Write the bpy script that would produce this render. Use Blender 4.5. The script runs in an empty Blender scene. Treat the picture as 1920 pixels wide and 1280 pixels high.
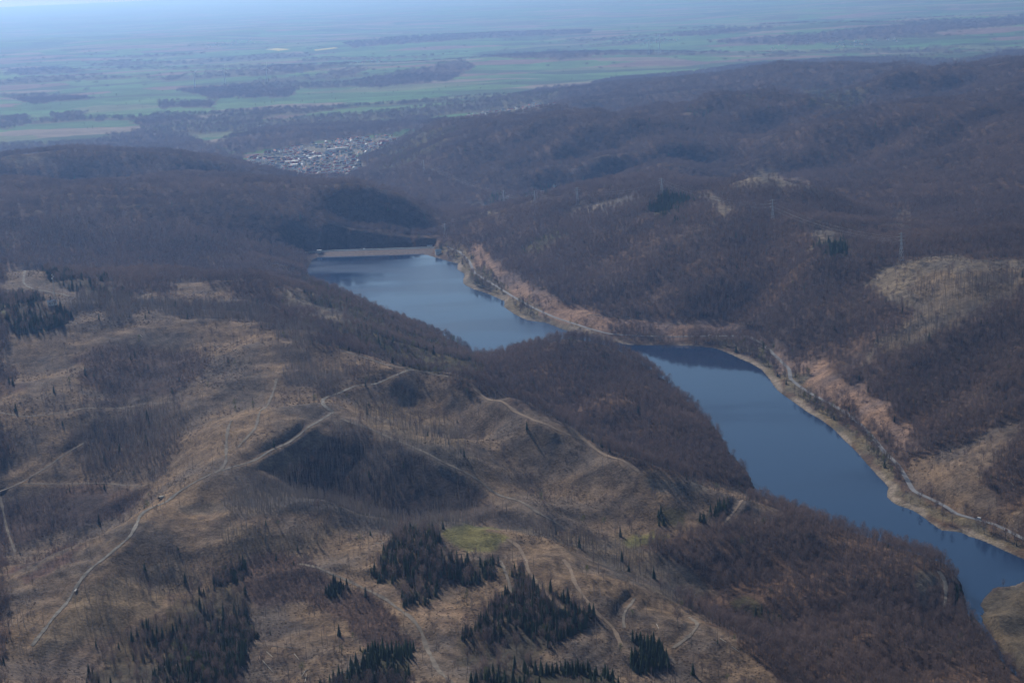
import bpy, bmesh, math, random, time
import numpy as np
T0 = time.time()
rnd = random.Random(7); RN = np.random.RandomState(11)
scene = bpy.context.scene
COL = scene.collection

# ------------------------------------------------------------------ camera
CAMH = 755.0                       # metres above the lake surface
FPX, CX, CY = 3270.0, 960.0, 640.0
PITCH, ROLL = math.atan(696.0 / FPX), math.radians(2.5)
F = np.array([0, math.cos(PITCH), -math.sin(PITCH)])
U0 = np.array([0, math.sin(PITCH), math.cos(PITCH)]); R0 = np.array([1.0, 0, 0])
R = math.cos(ROLL) * R0 - math.sin(ROLL) * U0
U = math.sin(ROLL) * R0 + math.cos(ROLL) * U0
from mathutils import Matrix, Vector
cd = bpy.data.cameras.new('camera'); cam = bpy.data.objects.new('camera', cd); COL.objects.link(cam)
cam.matrix_world = Matrix(((R[0], U[0], -F[0], 0), (R[1], U[1], -F[1], 0), (R[2], U[2], -F[2], CAMH), (0, 0, 0, 1)))
cd.sensor_width = 36; cd.lens = FPX / 1920 * 36; cd.clip_start = 1; cd.clip_end = 300000
scene.camera = cam

# ------------------------------------------------------------------ sky, sun, exposure
SUN_EL, SUN_AZ = math.radians(31), math.radians(-22)      # azimuth from +Y, negative = left of the view
w = bpy.data.worlds.new('World'); scene.world = w; w.use_nodes = True
nt = w.node_tree; bg = nt.nodes['Background']
sky = nt.nodes.new('ShaderNodeTexSky'); sky.sky_type = 'NISHITA'; sky.sun_disc = False
sky.sun_elevation = SUN_EL; sky.sun_rotation = SUN_AZ
sky.altitude = 400; sky.air_density = 1.2; sky.dust_density = 0.25; sky.ozone_density = 3.0
nt.links.new(sky.outputs[0], bg.inputs[0]); bg.inputs[1].default_value = 0.065
sd = bpy.data.lights.new('sun', 'SUN'); sd.energy = 4.3; sd.angle = math.radians(0.5); sd.color = (1, .96, .90)
so = bpy.data.objects.new('sun', sd); COL.objects.link(so)
sdir = Vector((math.sin(SUN_AZ) * math.cos(SUN_EL), math.cos(SUN_AZ) * math.cos(SUN_EL), math.sin(SUN_EL)))
so.rotation_euler = sdir.to_track_quat('Z', 'Y').to_euler(); so.location = (0, 0, 3000)
vs = scene.view_settings; vs.view_transform = 'Standard'; vs.look = 'None'; vs.gamma = 1; vs.exposure = 0.12; vs.use_curve_mapping = False
scene.display_settings.display_device = 'sRGB'
cy = scene.cycles
cy.max_bounces = 4; cy.diffuse_bounces = 2; cy.glossy_bounces = 2; cy.transmission_bounces = 1; cy.volume_bounces = 0
cy.transparent_max_bounces = 4; cy.use_denoising = True; cy.caustics_reflective = False; cy.caustics_refractive = False
cy.use_adaptive_sampling = False

# ------------------------------------------------------------------ helpers
def ray(px, py):
    px = np.asarray(px, float); py = np.asarray(py, float)
    return F + ((px - CX) / FPX)[..., None] * R - ((py - CY) / FPX)[..., None] * U
def at_z(px, py, z):
    d = ray(px, py); t = (np.asarray(z, float) - CAMH) / d[..., 2]
    return np.stack([d[..., 0] * t, d[..., 1] * t, np.broadcast_to(z, t.shape)], -1)
def project(P):
    P = np.asarray(P, float); q = P - np.array([0, 0, CAMH])
    f = q @ F; f = np.where(np.abs(f) < 1e-6, 1e-6, f)
    return np.where(f > 0, CX + FPX * (q @ R) / f, -9999), np.where(f > 0, CY - FPX * (q @ U) / f, -9999)
def inpoly(x, y, poly):
    poly = np.asarray(poly, float); n = len(poly); res = np.zeros(x.shape, bool)
    bx = (x >= poly[:, 0].min()) & (x <= poly[:, 0].max()) & (y >= poly[:, 1].min()) & (y <= poly[:, 1].max())
    idx = np.nonzero(bx); xs, ys = x[idx], y[idx]; r = np.zeros(xs.shape, bool)
    j = n - 1
    for i in range(n):
        xi, yi = poly[i]; xj, yj = poly[j]
        if yi != yj:
            c = ((yi > ys) != (yj > ys)) & (xs < (xj - xi) * (ys - yi) / (yj - yi) + xi); r ^= c
        j = i
    res[idx] = r
    return res
def seg_dist(x, y, P, closed=False):
    """distance to a polyline, index and parameter of the nearest segment"""
    P = np.asarray(P, float)[:, :2]
    if closed: P = np.vstack([P, P[:1]])
    best = np.full(x.shape, 1e18); bi = np.zeros(x.shape, int); bt = np.zeros(x.shape)
    for i in range(len(P) - 1):
        a, b = P[i], P[i + 1]; d = b - a; L = d @ d + 1e-9
        t = np.clip(((x - a[0]) * d[0] + (y - a[1]) * d[1]) / L, 0, 1)
        q = (x - a[0] - t * d[0]) ** 2 + (y - a[1] - t * d[1]) ** 2
        m = q < best; best = np.where(m, q, best); bi = np.where(m, i, bi); bt = np.where(m, t, bt)
    return np.sqrt(best), bi, bt
_perm = RN.rand(256, 256)
def vnoise(x, y):
    xi = np.floor(x).astype(int); yi = np.floor(y).astype(int); fx = x - xi; fy = y - yi
    fx = fx * fx * fx * (fx * (fx * 6 - 15) + 10); fy = fy * fy * fy * (fy * (fy * 6 - 15) + 10)
    a = _perm[xi & 255, yi & 255]; b = _perm[(xi + 1) & 255, yi & 255]; c = _perm[xi & 255, (yi + 1) & 255]; d = _perm[(xi + 1) & 255, (yi + 1) & 255]
    return (a + (b - a) * fx) * (1 - fy) + (c + (d - c) * fx) * fy
def fbm(x, y, s, o=4):
    v = 0; a = .5; tot = 0
    for k in range(o):
        c, sn = math.cos(k * 1.3), math.sin(k * 1.3)
        v = v + a * vnoise((x * c - y * sn) / s + 17.3 * k, (x * sn + y * c) / s + 5.1 * k); tot += a; a *= .5; s *= .5
    return v / tot
def sstep(a, b, x):
    t = np.clip((x - a) / (b - a), 0, 1); return t * t * (3 - 2 * t)

# ------------------------------------------------------------------ relief: survey points (pixel, pixel, height above the lake)
shore_far = [(799,478),(812,482),(826,486),(845,491),(859,494),(856,505),(871,513),(869,532),(889,543),(913,550),(947,565),(945,575),(967,591),(990,601),(1027,605),(1057,617),
             (1090,626),(1130,636),(1182,647),(1250,647),(1302,649),(1341,653),(1371,665),(1401,678),(1427,693),(1444,713),(1461,734),(1487,753),(1517,775),(1534,784),(1560,802),(1577,820),(1607,848),
             (1633,877),(1646,892),(1666,912),(1663,932),(1680,946),(1713,957),(1737,974),(1764,994),(1804,998),(1817,1006),(1848,1015),(1885,1033),(1920,1048),(1990,1085)]
shore_delta = [(1990,1075),(1920,1088),(1901,1097),(1864,1100),(1846,1118),(1829,1146)]
shore_near = [(1818,1150),(1808,1125),(1800,1095),(1770,1056),(1730,1042),(1665,1020),(1600,998),(1550,980),(1500,962),(1455,942),(1418,925),(1396,880),(1362,842),(1350,815),(1322,782),(1280,747),(1240,712),(1195,682),(1120,664),(1050,655),(985,652),(950,662),
              (925,676),(905,676),(885,662),(850,640),(825,628),(780,616),(730,596),(700,580),(670,568),(625,548),(585,532),(574,512),(580,498),(582,488)]
dam_line = [(600,481),(700,479)]
shore_px = shore_far + shore_delta + shore_near + dam_line
LAKE = at_z(np.array([p[0] for p in shore_px]), np.array([p[1] for p in shore_px]), 0.0)[:, :2]
def face(px, py, cpx, cpy, cz, sl):
    """a point on the slope below (or above) a known point, for a given gradient"""
    c = at_z(cpx, cpy, cz); dc = math.hypot(c[0], c[1]); d = ray(px, py); t_ = -d[2] / math.hypot(d[0], d[1])
    return (px, py, (cz + sl * (CAMH / t_ - dc)) / (1 + sl / t_))
pts = [  # ridge with the track (A) and its camera side
 (768,692,150),(840,706,142),(890,728,136),(950,765,130),(1000,786,125),(1050,808,118),(1100,830,110),(1150,858,102),(1200,885,95),(1250,897,88),(1300,907,80),(1360,925,70),(1420,946,58),(1500,985,45),(1600,1010,36),(1700,1035,30),(1770,1066,24),
 (700,674,158),(650,655,162),(690,722,148),(640,736,148),(620,770,150),
 face(850,790,850,708,141,.42),face(900,840,900,733,135,.44),face(1000,880,1000,786,125,.45),face(1000,940,1000,786,125,.42),face(1100,920,1100,830,110,.45),face(1200,950,1200,885,95,.42),face(1150,985,1150,858,102,.40),face(1300,960,1300,907,80,.40),face(800,760,800,698,146,.42),face(760,760,760,692,150,.42),face(900,780,900,733,135,.44),
 # ridge B
 (680,797,142),(720,815,136),(800,852,118),(900,902,97),(1000,958,76),(1060,995,62),(1120,1020,48),
 face(700,900,700,806,139,.46),face(760,975,760,833,127,.44),face(640,930,640,775,148,.42),face(600,860,600,790,148,.46),face(560,900,560,812,147,.44),face(820,965,820,862,113,.44),face(900,965,900,902,97,.44),face(500,900,500,848,144,.42),
 # ridge E with the gravel track
 (570,808,147),(520,838,145),(460,868,142),(420,880,141),(380,895,138),(307,938,131),(262,968,124),(245,1005,119),(215,1030,116),(170,1065,112),(140,1105,107),(110,1145,103),(75,1190,99),(20,1260,92),
 (430,800,150),(512,736,160),(519,705,163),(478,804,150),(560,760,156),
 # valley left of E and the slopes above it
 (150,1010,58),(60,1060,50),(250,930,86),(100,930,74),(300,890,104),(360,840,126),(180,850,94),(40,905,88),(0,980,62),(91,874,98),(0,850,108),
 (45,782,138),(120,772,142),(260,757,128),(350,745,150),(280,830,106),(270,705,142),(400,720,164),(390,800,152),(450,660,174),(120,700,162),(40,700,152),(110,820,122),(300,640,172),(200,610,180),(440,630,172),
 (400,598,186),(500,610,178),(560,628,170),(130,590,188),(60,600,190),(0,630,184),(250,575,182),(0,560,195),
 # upper left hill
 (60,508,205),(0,515,203),(100,548,192),(160,540,188),(42,530,200),(250,560,176),(320,542,178),(380,536,178),(450,548,172),(515,532,158),(548,556,150),(640,592,112),(600,580,130),(540,600,150),
 (700,612,92),(800,640,52),(880,672,18),(700,645,105),(760,660,84),(830,682,60),(880,700,70),(620,540,60),(700,585,55),(800,624,28),(560,520,70),
 # promontory hill in the lake bend
 (1090,648,52),(1130,653,52),(1170,664,46),(1200,680,40),(1050,650,50),(1020,655,42),(960,672,22),(1000,700,42),(1060,700,48),(1150,690,46),(1150,750,50),(1220,730,40),(1250,800,38),(1300,800,26),(1300,850,30),(1200,850,30),(1350,880,22),(1000,770,30),(920,700,28),(1100,800,40),
 # front knoll and foreground
 (880,992,100),(840,985,97),(940,1005,98),(620,948,108),(590,945,106),(450,985,112),(370,960,112),(540,985,104),(700,1000,94),(760,1010,92),
 (985,1045,95),(1010,1090,93),(1060,1052,86),(1100,1085,86),(1180,1110,82),(1280,1162,74),(1340,1195,68),(1400,1232,60),(1470,1280,54),
 (930,1090,96),(850,1120,88),(760,1100,86),(700,1110,86),(650,1085,88),(560,1060,88),(800,1180,84),(820,1250,90),(950,1200,92),(1000,1270,96),(1100,1180,86),(1200,1230,80),(1300,1270,72),(700,1250,82),(600,1200,78),(500,1250,76),(460,1150,74),
 (300,1050,98),(330,1120,84),(300,1180,76),(350,1200,72),(200,1180,84),(200,1270,72),(100,1240,82),(420,1060,92),(500,1030,96),(80,1275,78),
 # lower right beech slopes
 (1400,1000,45),(1330,1010,44),(1250,1040,42),(1500,1060,38),(1500,1110,33),(1400,1120,24),(1400,1180,12),(1330,1130,18),(1600,1100,30),(1700,1120,22),(1600,1200,34),(1500,1210,28),(1750,1190,6),(1720,1240,14),(1800,1190,6),(1850,1260,10),(1700,1270,30),(1600,1275,44),(1530,1260,42),(1775,1100,16),
 (1880,1150,1.5),(1918,1200,1.5),(1900,1130,1.2),(1960,1150,2),
 # road shelf and the hill right of the lake
 (850,468,9),(880,490,9),(890,512,9),(925,533,9),(962,556,9),(1000,577,9),(1040,595,8),(1075,606,8),(1143,626,8),(1207,630,8),(1272,631,8),(1332,630,8),(1401,629,10),(1431,645,10),(1457,670,10),(1482,693,10),(1480,708,10),(1500,725,10),(1530,743,10),(1556,756,10),(1586,773,10),(1616,798,10),(1637,820,10),(1660,849,10),(1698,894,10),(1713,921,10),(1744,934,10),(1777,951,10),(1831,973,10),(1868,983,10),(1920,1010,10),(1985,1040,10),
 (905,470,28),(950,515,26),(1000,548,26),(1080,592,24),(1180,600,22),(1250,606,22),(1310,612,24),(1460,640,30),(1560,720,26),(1640,775,28),(1720,850,24),(1800,900,34),(1920,950,36),
 (900,408,60),(1000,388,92),(1100,376,132),(1180,372,155),(1240,366,172),(1300,362,182),(1380,400,168),(1450,426,160),(1560,432,158),(1640,465,152),(1700,478,162),(1780,482,172),(1860,490,172),(1920,500,168),
 (870,445,30),(1000,450,66),(1000,510,38),(1100,450,98),(1100,520,58),(1200,500,92),(1200,560,46),(1300,450,140),(1300,540,72),(1400,480,118),(1400,560,55),(1500,500,130),(1500,600,58),(1570,470,148),(1600,560,104),(1600,640,62),(1600,700,40),(1700,560,126),(1700,640,92),(1700,730,50),(1800,560,146),(1800,660,96),(1800,760,58),(1900,580,146),(1900,680,98),(1900,800,68),(1860,860,50),(1420,600,26),
 (1440,326,206),(1400,338,198),(1500,343,194),(1440,350,186),(1350,352,176),(1470,385,160),(1600,390,140),(1680,430,96),(1700,412,76),(1640,405,86),(1740,440,92),
 # dam valley, hamlet, hill H across the lake
 (840,442,14),(860,405,-22),(900,385,-36),(1010,360,-14),(1060,355,4),(950,372,-26),(800,440,4),
 (830,402,34),(780,380,78),(720,363,112),(650,357,136),(560,357,138),(450,364,148),(350,361,160),(250,356,170),(150,349,178),(60,343,186),(0,339,190),
 (760,440,4),(700,420,46),(600,400,86),(600,450,32),(700,390,82),(800,410,26),(500,470,44),(500,410,96),(400,440,94),(400,490,66),(300,470,86),(300,410,130),(200,450,112),(100,400,160),(100,470,112),(0,430,150),(0,480,120),(560,480,14),(575,474,8),(540,500,40),
 # hills behind, town valley
 (250,268,184),(330,281,150),(400,314,88),(460,352,30),(150,275,160),(60,285,168),(0,292,175),(380,335,100),
 (600,300,-80),(520,310,-80),(680,300,-76),(740,262,-60),(470,300,-72),(560,335,-70),(680,325,-62),(640,280,-82),
 (740,300,-10),(800,252,40),(860,253,46),(950,247,74),(1050,242,108),(1130,229,142),(1180,240,140),(800,300,28),(900,290,78),(1000,290,92),(780,345,-18),(850,340,6),(950,340,24),(1050,320,45),(1100,290,96),(1200,300,112),(1150,345,100),(1250,330,130),
 (500,250,-60),(640,240,-70),(780,230,-74),(900,215,-76),(1000,205,-66),
 # wooded hills at the right
 (1060,190,20),(1200,250,125),(1300,290,128),(1330,215,122),(1200,180,70),(1150,158,20),(1300,150,80),(1420,136,120),(1560,130,130),(1700,128,150),(1800,130,172),(1920,116,222),(1920,150,232),
 (1400,180,120),(1500,200,146),(1500,260,126),(1500,300,106),(1600,240,150),(1650,160,165),(1800,200,188),(1700,200,170),(1900,230,190),(1800,300,132),(1700,300,118),(1900,320,140),(1600,310,112),(1600,350,92),(1800,380,104),(1900,400,130),(1750,400,84),(1850,440,124),
]
hidden = [ # (pixel column, distance, height): ground the photograph cannot show
 (1000,2620,72),(900,2880,40),(1100,2440,74),(1200,2380,52),(1300,2330,42),(800,2920,66),(860,2080,62),(760,2090,66),(1000,2040,62),(660,2150,70),
 (60,4100,70),(250,4200,60),(450,4100,48),(560,4400,30),(600,4000,35),
 (0,6250,70),(250,6200,64),(450,6250,20),(150,6250,66),(600,6600,-30),(720,6200,-30),(780,5900,-38),(700,7600,-70),
 (0,9000,-90),(200,9500,-110),(400,9800,-110),(600,11000,-90),(800,10500,-90),(1000,10500,-60),(1100,9300,60),(1200,5500,70),(1350,5800,70),(1500,5400,60),
 (1300,12500,-60),(1450,14500,-100),(1600,14500,-80),(1800,14000,-60),(1950,15000,-60),(1150,12500,-90),
 (790,5120,-40),(700,5130,-34),(850,5600,-40),
 (560,5830,74),(650,5790,52),(720,5740,30),(780,5650,4),(450,5950,90),(830,5520,-20),
 (700,1200,90),(300,1200,70),(1100,1200,95),(1500,1200,60),(1900,1300,40),
]
for _c in ((1440,326,206),(1400,338,198),(1500,343,194),(1330,215,122),(1500,200,146),(1650,160,165),(1800,200,188),(1200,250,125),(1130,222,150),(1600,240,150),(1420,136,120),(1560,130,130),(1700,128,150),(1300,290,128),(1900,230,190),(1700,200,170),(1400,180,120)):
    _p = at_z(*_c[:2], float(_c[2])); hidden.append((_c[0], float(np.hypot(_p[0], _p[1])) * 1.055, _c[2] - 78))
for px in range(-400, 2500, 220):
    for rr, zz in ((16000, -120), (20000, -130), (27000, -140), (40000, -140), (72000, -130)): hidden.append((px, rr, zz))
C3 = [tuple(at_z(p[0], p[1], p[2])) for p in pts]
for i, p in enumerate(LAKE):
    if not (len(shore_px) - 3 <= i): C3.append((p[0], p[1], 0.0))
for px, rr, zz in hidden:
    d = ray(px, 640); th = math.atan2(d[0], d[1]); C3.append((rr * math.sin(th), rr * math.cos(th), zz))
C3 = np.array(C3)
def toUV(x, y): return np.arctan2(x, y), np.log(np.maximum(np.hypot(x, y), 1.0))
cu, cv = toUV(C3[:, 0], C3[:, 1]); CC = .011
def _phi(du, dv): return -np.sqrt(du * du + dv * dv + CC * CC)
N = len(C3)
A = np.zeros((N + 1, N + 1)); A[:N, :N] = _phi(cu[:, None] - cu, cv[:, None] - cv) + np.eye(N) * 0.002; A[:N, N] = 1; A[N, :N] = 1
WT = np.linalg.solve(A, np.append(C3[:, 2], 0))
def relief(u, v):
    out = np.empty(u.shape); fu, fv = u.ravel(), v.ravel(); o = out.ravel()
    for s in range(0, len(fu), 20000):
        du = fu[s:s + 20000, None] - cu.astype(np.float32); dv = fv[s:s + 20000, None] - cv.astype(np.float32)
        o[s:s + 20000] = _phi(du.astype(np.float32), dv.astype(np.float32)) @ WT[:N].astype(np.float32) + WT[N]
    return o.reshape(u.shape)

# ------------------------------------------------------------------ ground grid (fan round the viewpoint, closed all the way round)
thf = np.radians(np.linspace(-22, 22, 720))
thc = np.radians(np.concatenate([np.linspace(22, 180, 34)[1:]]))
TH = np.concatenate([-thc[::-1], thf, thc])
LR = np.concatenate([np.linspace(math.log(1120), math.log(4000), 400), np.linspace(math.log(4000), math.log(12500), 215)[1:], np.linspace(math.log(12500), math.log(110000), 210)[1:]])
LRin = np.log(np.array([5, 300, 600, 850, 1000.0]))
LRall = np.concatenate([LRin, LR])
UU, VV = np.meshgrid(TH, LRall)                       # rows = range, columns = bearing
GX, GY = np.exp(VV) * np.sin(UU), np.exp(VV) * np.cos(UU)
GZ = relief(np.clip(UU, -.42, .42), np.clip(VV, LR[0], LR[-1]))
side = sstep(.42, 1.0, np.abs(UU)); GZ = GZ * (1 - side) + 40 * side
rng = np.exp(VV)
ins = inpoly(GX, GY, LAKE)
near = (rng < 6500) & (np.abs(UU) < .45)
DL = np.full(GX.shape, 1e4); DL[near] = seg_dist(GX[near], GY[near], LAKE, True)[0]
# erosion detail away from the water
wgt = sstep(15, 160, DL) * (1 - .0 * ins)
gul = fbm(GX, GY, 260, 5) - .5; rid = .5 - np.abs(fbm(GX + 900, GY, 420, 4) - .5) * 2.2
far_w = sstep(3200, 7000, rng) * (1 - sstep(9500, 13000, rng)) * (.3 + .7 * np.maximum(sstep(-.06, .04, UU), sstep(7600, 9000, rng)))
GZ += wgt * (1 - sstep(9000, 13000, rng)) * (gul * 36 + (rid - .25) * 19 + (.5 - np.abs(fbm(GX - 300, GY + 40, 170, 4) - .5) * 3.2) * 11 * (1 - sstep(3500, 5000, rng)))
GZ += far_w * ((fbm(GX, GY, 900, 5) - .5) * 200 + (.4 - np.abs(fbm(GX + 400, GY + 90, 1100, 4) - .5) * 4.6) * 135) * sstep(5000, 6300, rng) * (1 - .6 * sstep(7500, 9500, rng)) * sstep(0, 300, DL) * (.1 + .9 * sstep(-30, 50, GZ))
GZ += sstep(10500, 14000, rng) * ((fbm(GX, GY, 5200, 4) - .5) * 230 * (1 - sstep(30000, 60000, rng)) - 10)
# shore shaping: the outline is exact, the bed falls away inside
land = np.maximum(GZ, np.minimum(DL * .22, 9) * np.clip(DL / 40, .35, 1))
damwall = (rng > 4870) & (np.abs(UU) < .2)
GZ = np.where(ins, -np.minimum(DL * .25, 18) - .15, np.where((DL < 400) & ~(damwall & (GZ < 0)), np.where(DL < 90, land * (1 - sstep(50, 90, DL)) + GZ * sstep(50, 90, DL), GZ), GZ))
dA, dB = at_z(606, 470.5, 9.0), at_z(803, 464, 9.0)
dv = (dB - dA)[:2]; DLN = float(np.hypot(*dv)); drz = math.atan2(dv[1], dv[0])
def dam_uv(x, y): return (x - dA[0]) * math.cos(drz) + (y - dA[1]) * math.sin(drz), -(x - dA[0]) * math.sin(drz) + (y - dA[1]) * math.cos(drz)
_a, _c = dam_uv(GX, GY); _m = (_a > -12) & (_a < DLN + 14) & (_c > -60) & (_c < 130)
GZ = np.where(_m, np.minimum(GZ, np.interp(_c, [-60, -46, -9, 6, 130], [-7, -4, 5, 5, -52])), GZ)
_m = (_a > -100) & (_a <= -12) & (_c > -40) & (_c < 30); GZ = np.where(_m, np.minimum(GZ, 4.0), GZ)
C0, R0i = len(thc), len(LRin)
def height(x, y):
    u, v = toUV(np.asarray(x, float), np.asarray(y, float))
    c = np.interp(u, TH, np.arange(len(TH))); r = np.interp(v, LRall, np.arange(len(LRall)))
    c0 = np.clip(c.astype(int), 0, len(TH) - 2); r0 = np.clip(r.astype(int), 0, len(LRall) - 2); fc, fr = c - c0, r - r0
    g = GZ
    return (g[r0, c0] * (1 - fc) + g[r0, c0 + 1] * fc) * (1 - fr) + (g[r0 + 1, c0] * (1 - fc) + g[r0 + 1, c0 + 1] * fc) * fr
def ground_at(px, py, rmin=1150, rmax=60000):
    """first point of the ground seen along a line of sight"""
    d = ray(float(px), float(py)); h = math.hypot(d[0], d[1])
    rr = np.exp(np.linspace(math.log(rmin), math.log(rmax), 6000)); t = rr / h
    X, Y, Z = d[0] * t, d[1] * t, CAMH + d[2] * t; gz = height(X, Y); m = np.nonzero(Z <= gz)[0]
    k = m[0] if len(m) else len(rr) - 1
    if k > 0 and len(m):
        a, b = Z[k - 1] - gz[k - 1], gz[k] - Z[k]; f = a / (a + b + 1e-9); X0 = X[k - 1] + (X[k] - X[k - 1]) * f; Y0 = Y[k - 1] + (Y[k] - Y[k - 1]) * f
        return np.array([X0, Y0, float(height(X0, Y0))])
    return np.array([X[k], Y[k], gz[k]])
print('relief', time.time() - T0)

# ------------------------------------------------------------------ tracks and roads: carve their beds into the relief
TRACKS = {  # name, label, width, pixel line
 'gravel_track': ('pale gravel track climbing the open spur past the shelter', 4.5, [(60,1210),(75,1190),(110,1145),(140,1105),(170,1065),(215,1030),(245,1005),(255,985),(262,966),(275,956),(307,942),(330,925),(380,895),(420,880),(460,869),(520,838),(570,808),(605,785),(625,772)]),
 'forest_road': ('grey forest road cut along the ridge saddle', 5.5, [(625,772),(606,760),(604,748),(640,735),(690,722),(730,708),(768,693)]),
 'ridge_track': ('light track on the ridge crest above the lake', 4.0, [(630,655),(665,665),(700,675),(745,688),(768,693),(800,698),(842,706)]),
 'dirt_track': ('broad orange dirt track along the bare ridge', 6.0, [(880,718),(930,750),(960,767),(1000,788),(1050,809),(1100,828),(1112,838),(1150,858),(1198,884)]),
 'crest_track': ('worn pale strip along the crest beside the dead stand', 4.5, [(640,785),(700,806),(760,832),(830,866),(900,900),(960,935),(1010,962),(1060,992)]),
 'logging_track': ('logging track forking uphill from the gravel track', 4.5, [(410,884),(424,868),(424,831),(428,800),(434,788)]),
 'skid_trail': ('winding skid trail on the open slope', 4.0, [(519,709),(516,722),(510,740),(485,777),(478,804),(446,838)]),
 'hillside_track': ('long level track across the upper clearing', 4.5, [(-20,775),(45,782),(90,778),(180,765),(270,755),(350,745)]),
 'valley_track': ('narrow track dropping into the wooded hollow', 3.5, [(-10,924),(41,905),(91,874),(159,829)]),
 'hollow_track': ('straight track along the foot of the hollow', 3.5, [(41,907),(120,906),(200,905),(280,906)]),
 'summit_track': ('pale track curling round the bare hilltop', 5.0, [(75,506),(55,512),(44,522),(44,531),(60,541),(100,549),(130,556)]),
 'saddle_track': ('track over the wooded saddle', 4.5, [(250,563),(285,549),(320,543),(375,536)]),
 'shoulder_track': ('thin track across the dead forest shoulder', 4.0, [(380,582),(430,564),(458,555),(490,566),(530,581)]),
 'spur_track': ('short track bending on the grassy spur', 4.0, [(515,532),(535,542),(547,553),(541,562)]),
 'clearing_track': ('track leaving the lowest clearing', 3.5, [(0,930),(6,958),(18,1008),(29,1035)]),
 'foreground_track': ('dirt track winding down past the spruce stands', 5.0, [(560,1056),(610,1070),(650,1086),(690,1106),(730,1127),(770,1156),(792,1185),(800,1215),(815,1245),(850,1285),(880,1330)]),
 'knoll_track': ('orange earth track dropping from the grassy knoll', 5.0, [(950,1010),(972,1022),(984,1045),(988,1064),(1000,1085),(1016,1102),(1032,1120),(1060,1145)]),
 'knoll_path': ('grassy path between two spruce stands', 4.0, [(938,1050),(948,1072),(955,1095),(962,1112)]),
 'felling_track': ('felling track down the stump covered slope', 4.5, [(1056,1048),(1070,1066),(1076,1090),(1090,1112),(1112,1142),(1150,1175),(1165,1210)]),
 'side_track': ('short track hooking round the clearing edge', 3.5, [(1190,1120),(1176,1138),(1168,1155),(1170,1176)]),
 'bend_track': ('track bend at the edge of the beech forest', 4.5, [(1262,1214),(1296,1190),(1310,1170),(1292,1156)]),
 'notch_track': ('track notch cut into the ridge end', 4.0, [(1359,979),(1387,945),(1401,938)]),
 'bank_track': ('pale track above the lake head', 5.0, [(1760,1070),(1773,1088),(1774,1110),(1771,1138)]),
 'bench_track': ('narrow bench track at the beech edge above the road', 3.5, [(1100,590),(1190,598),(1250,606),(1310,612)]),
}
ROADPX = [(838,462),(862,472),(880,490),(890,512),(925,533),(962,556),(1000,577),(1040,595),(1075,606),(1105,616),(1143,626),(1207,630),(1272,631),(1332,630),(1401,629),(1431,645),(1457,670),(1480,692),(1482,710),(1500,725),(1530,743),(1556,756),(1586,773),(1616,798),(1637,820),(1660,849),(1683,870),(1698,894),(1713,921),(1744,934),(1777,951),(1791,963),(1831,973),(1868,983),(1920,1010),(1985,1042)]
def densify(P, step):
    P = np.asarray(P, float); out = []
    d = np.concatenate([[0], np.cumsum(np.hypot(*np.diff(P[:, :2], axis=0).T))]); n = max(2, int(d[-1] / step) + 1)
    t = np.linspace(0, d[-1], n); Q = np.stack([np.interp(t, d, P[:, k]) for k in range(P.shape[1])], -1)
    for _ in range(3):
        Q[1:-1] = Q[:-2] * .25 + Q[1:-1] * .5 + Q[2:] * .25
    return Q
LINES = {}
for k, (lab, wd, line) in TRACKS.items():
    P = np.array([ground_at(*p) for p in line])
    jump = np.hypot(*np.diff(P[:, :2], axis=0).T)
    keep = [0] + [i + 1 for i in range(len(jump)) if jump[i] < 330]
    P = densify(P[keep], 7.0); P[:, 2] = height(P[:, 0], P[:, 1])
    z = P[:, 2].copy()
    for _ in range(6): z[1:-1] = z[:-2] * .25 + z[1:-1] * .5 + z[2:] * .25
    P[:, 2] = z; LINES[k] = (P, wd, lab)
P = np.array([at_z(p[0], p[1], 9.0) for p in ROADPX]); P = densify(P, 8.0); P[:, 2] = 9.0
LINES['lake_road'] = (P, 7.0, 'grey asphalt road along the lake shore')
P = np.array([at_z(p[0], p[1], .6) for p in [(1826,1140),(1838,1165),(1850,1185),(1866,1212),(1880,1234),(1905,1266),(1940,1310)]]); P = densify(P, 8.0); P[:, 2] = np.linspace(.05, .8, len(P))
LINES['stream'] = (P, 7.0, 'narrow stream winding across the delta')
def carve():
    for k, (P, wd, lab) in LINES.items():
        lo, hi = P[:, :2].min(0) - 30, P[:, :2].max(0) + 30
        m = np.nonzero((GX > lo[0]) & (GX < hi[0]) & (GY > lo[1]) & (GY < hi[1]) & ~ins)
        if not len(m[0]): continue
        d, i, t = seg_dist(GX[m], GY[m], P); zz = P[i, 2] * (1 - t) + P[np.minimum(i + 1, len(P) - 1), 2] * t
        a = 1 - sstep(wd / 2 + 3.5, wd / 2 + 13, d); GZ[m] = GZ[m] * (1 - a) + (zz - .35) * a
carve()
RDIST = np.full(GX.shape, 1e4)
_all = [(P, wd) for k, (P, wd, lab) in LINES.items()]
def road_dist(x, y, r):
    out = np.full(x.shape, 1e4)
    for P, wd in _all:
        lo, hi = P[:, :2].min(0) - 25, P[:, :2].max(0) + 25
        m = (x > lo[0]) & (x < hi[0]) & (y > lo[1]) & (y < hi[1])
        if m.any(): out[m] = np.minimum(out[m], seg_dist(x[m], y[m], P)[0] - wd / 2)
    return out
print('tracks', time.time() - T0)

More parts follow.
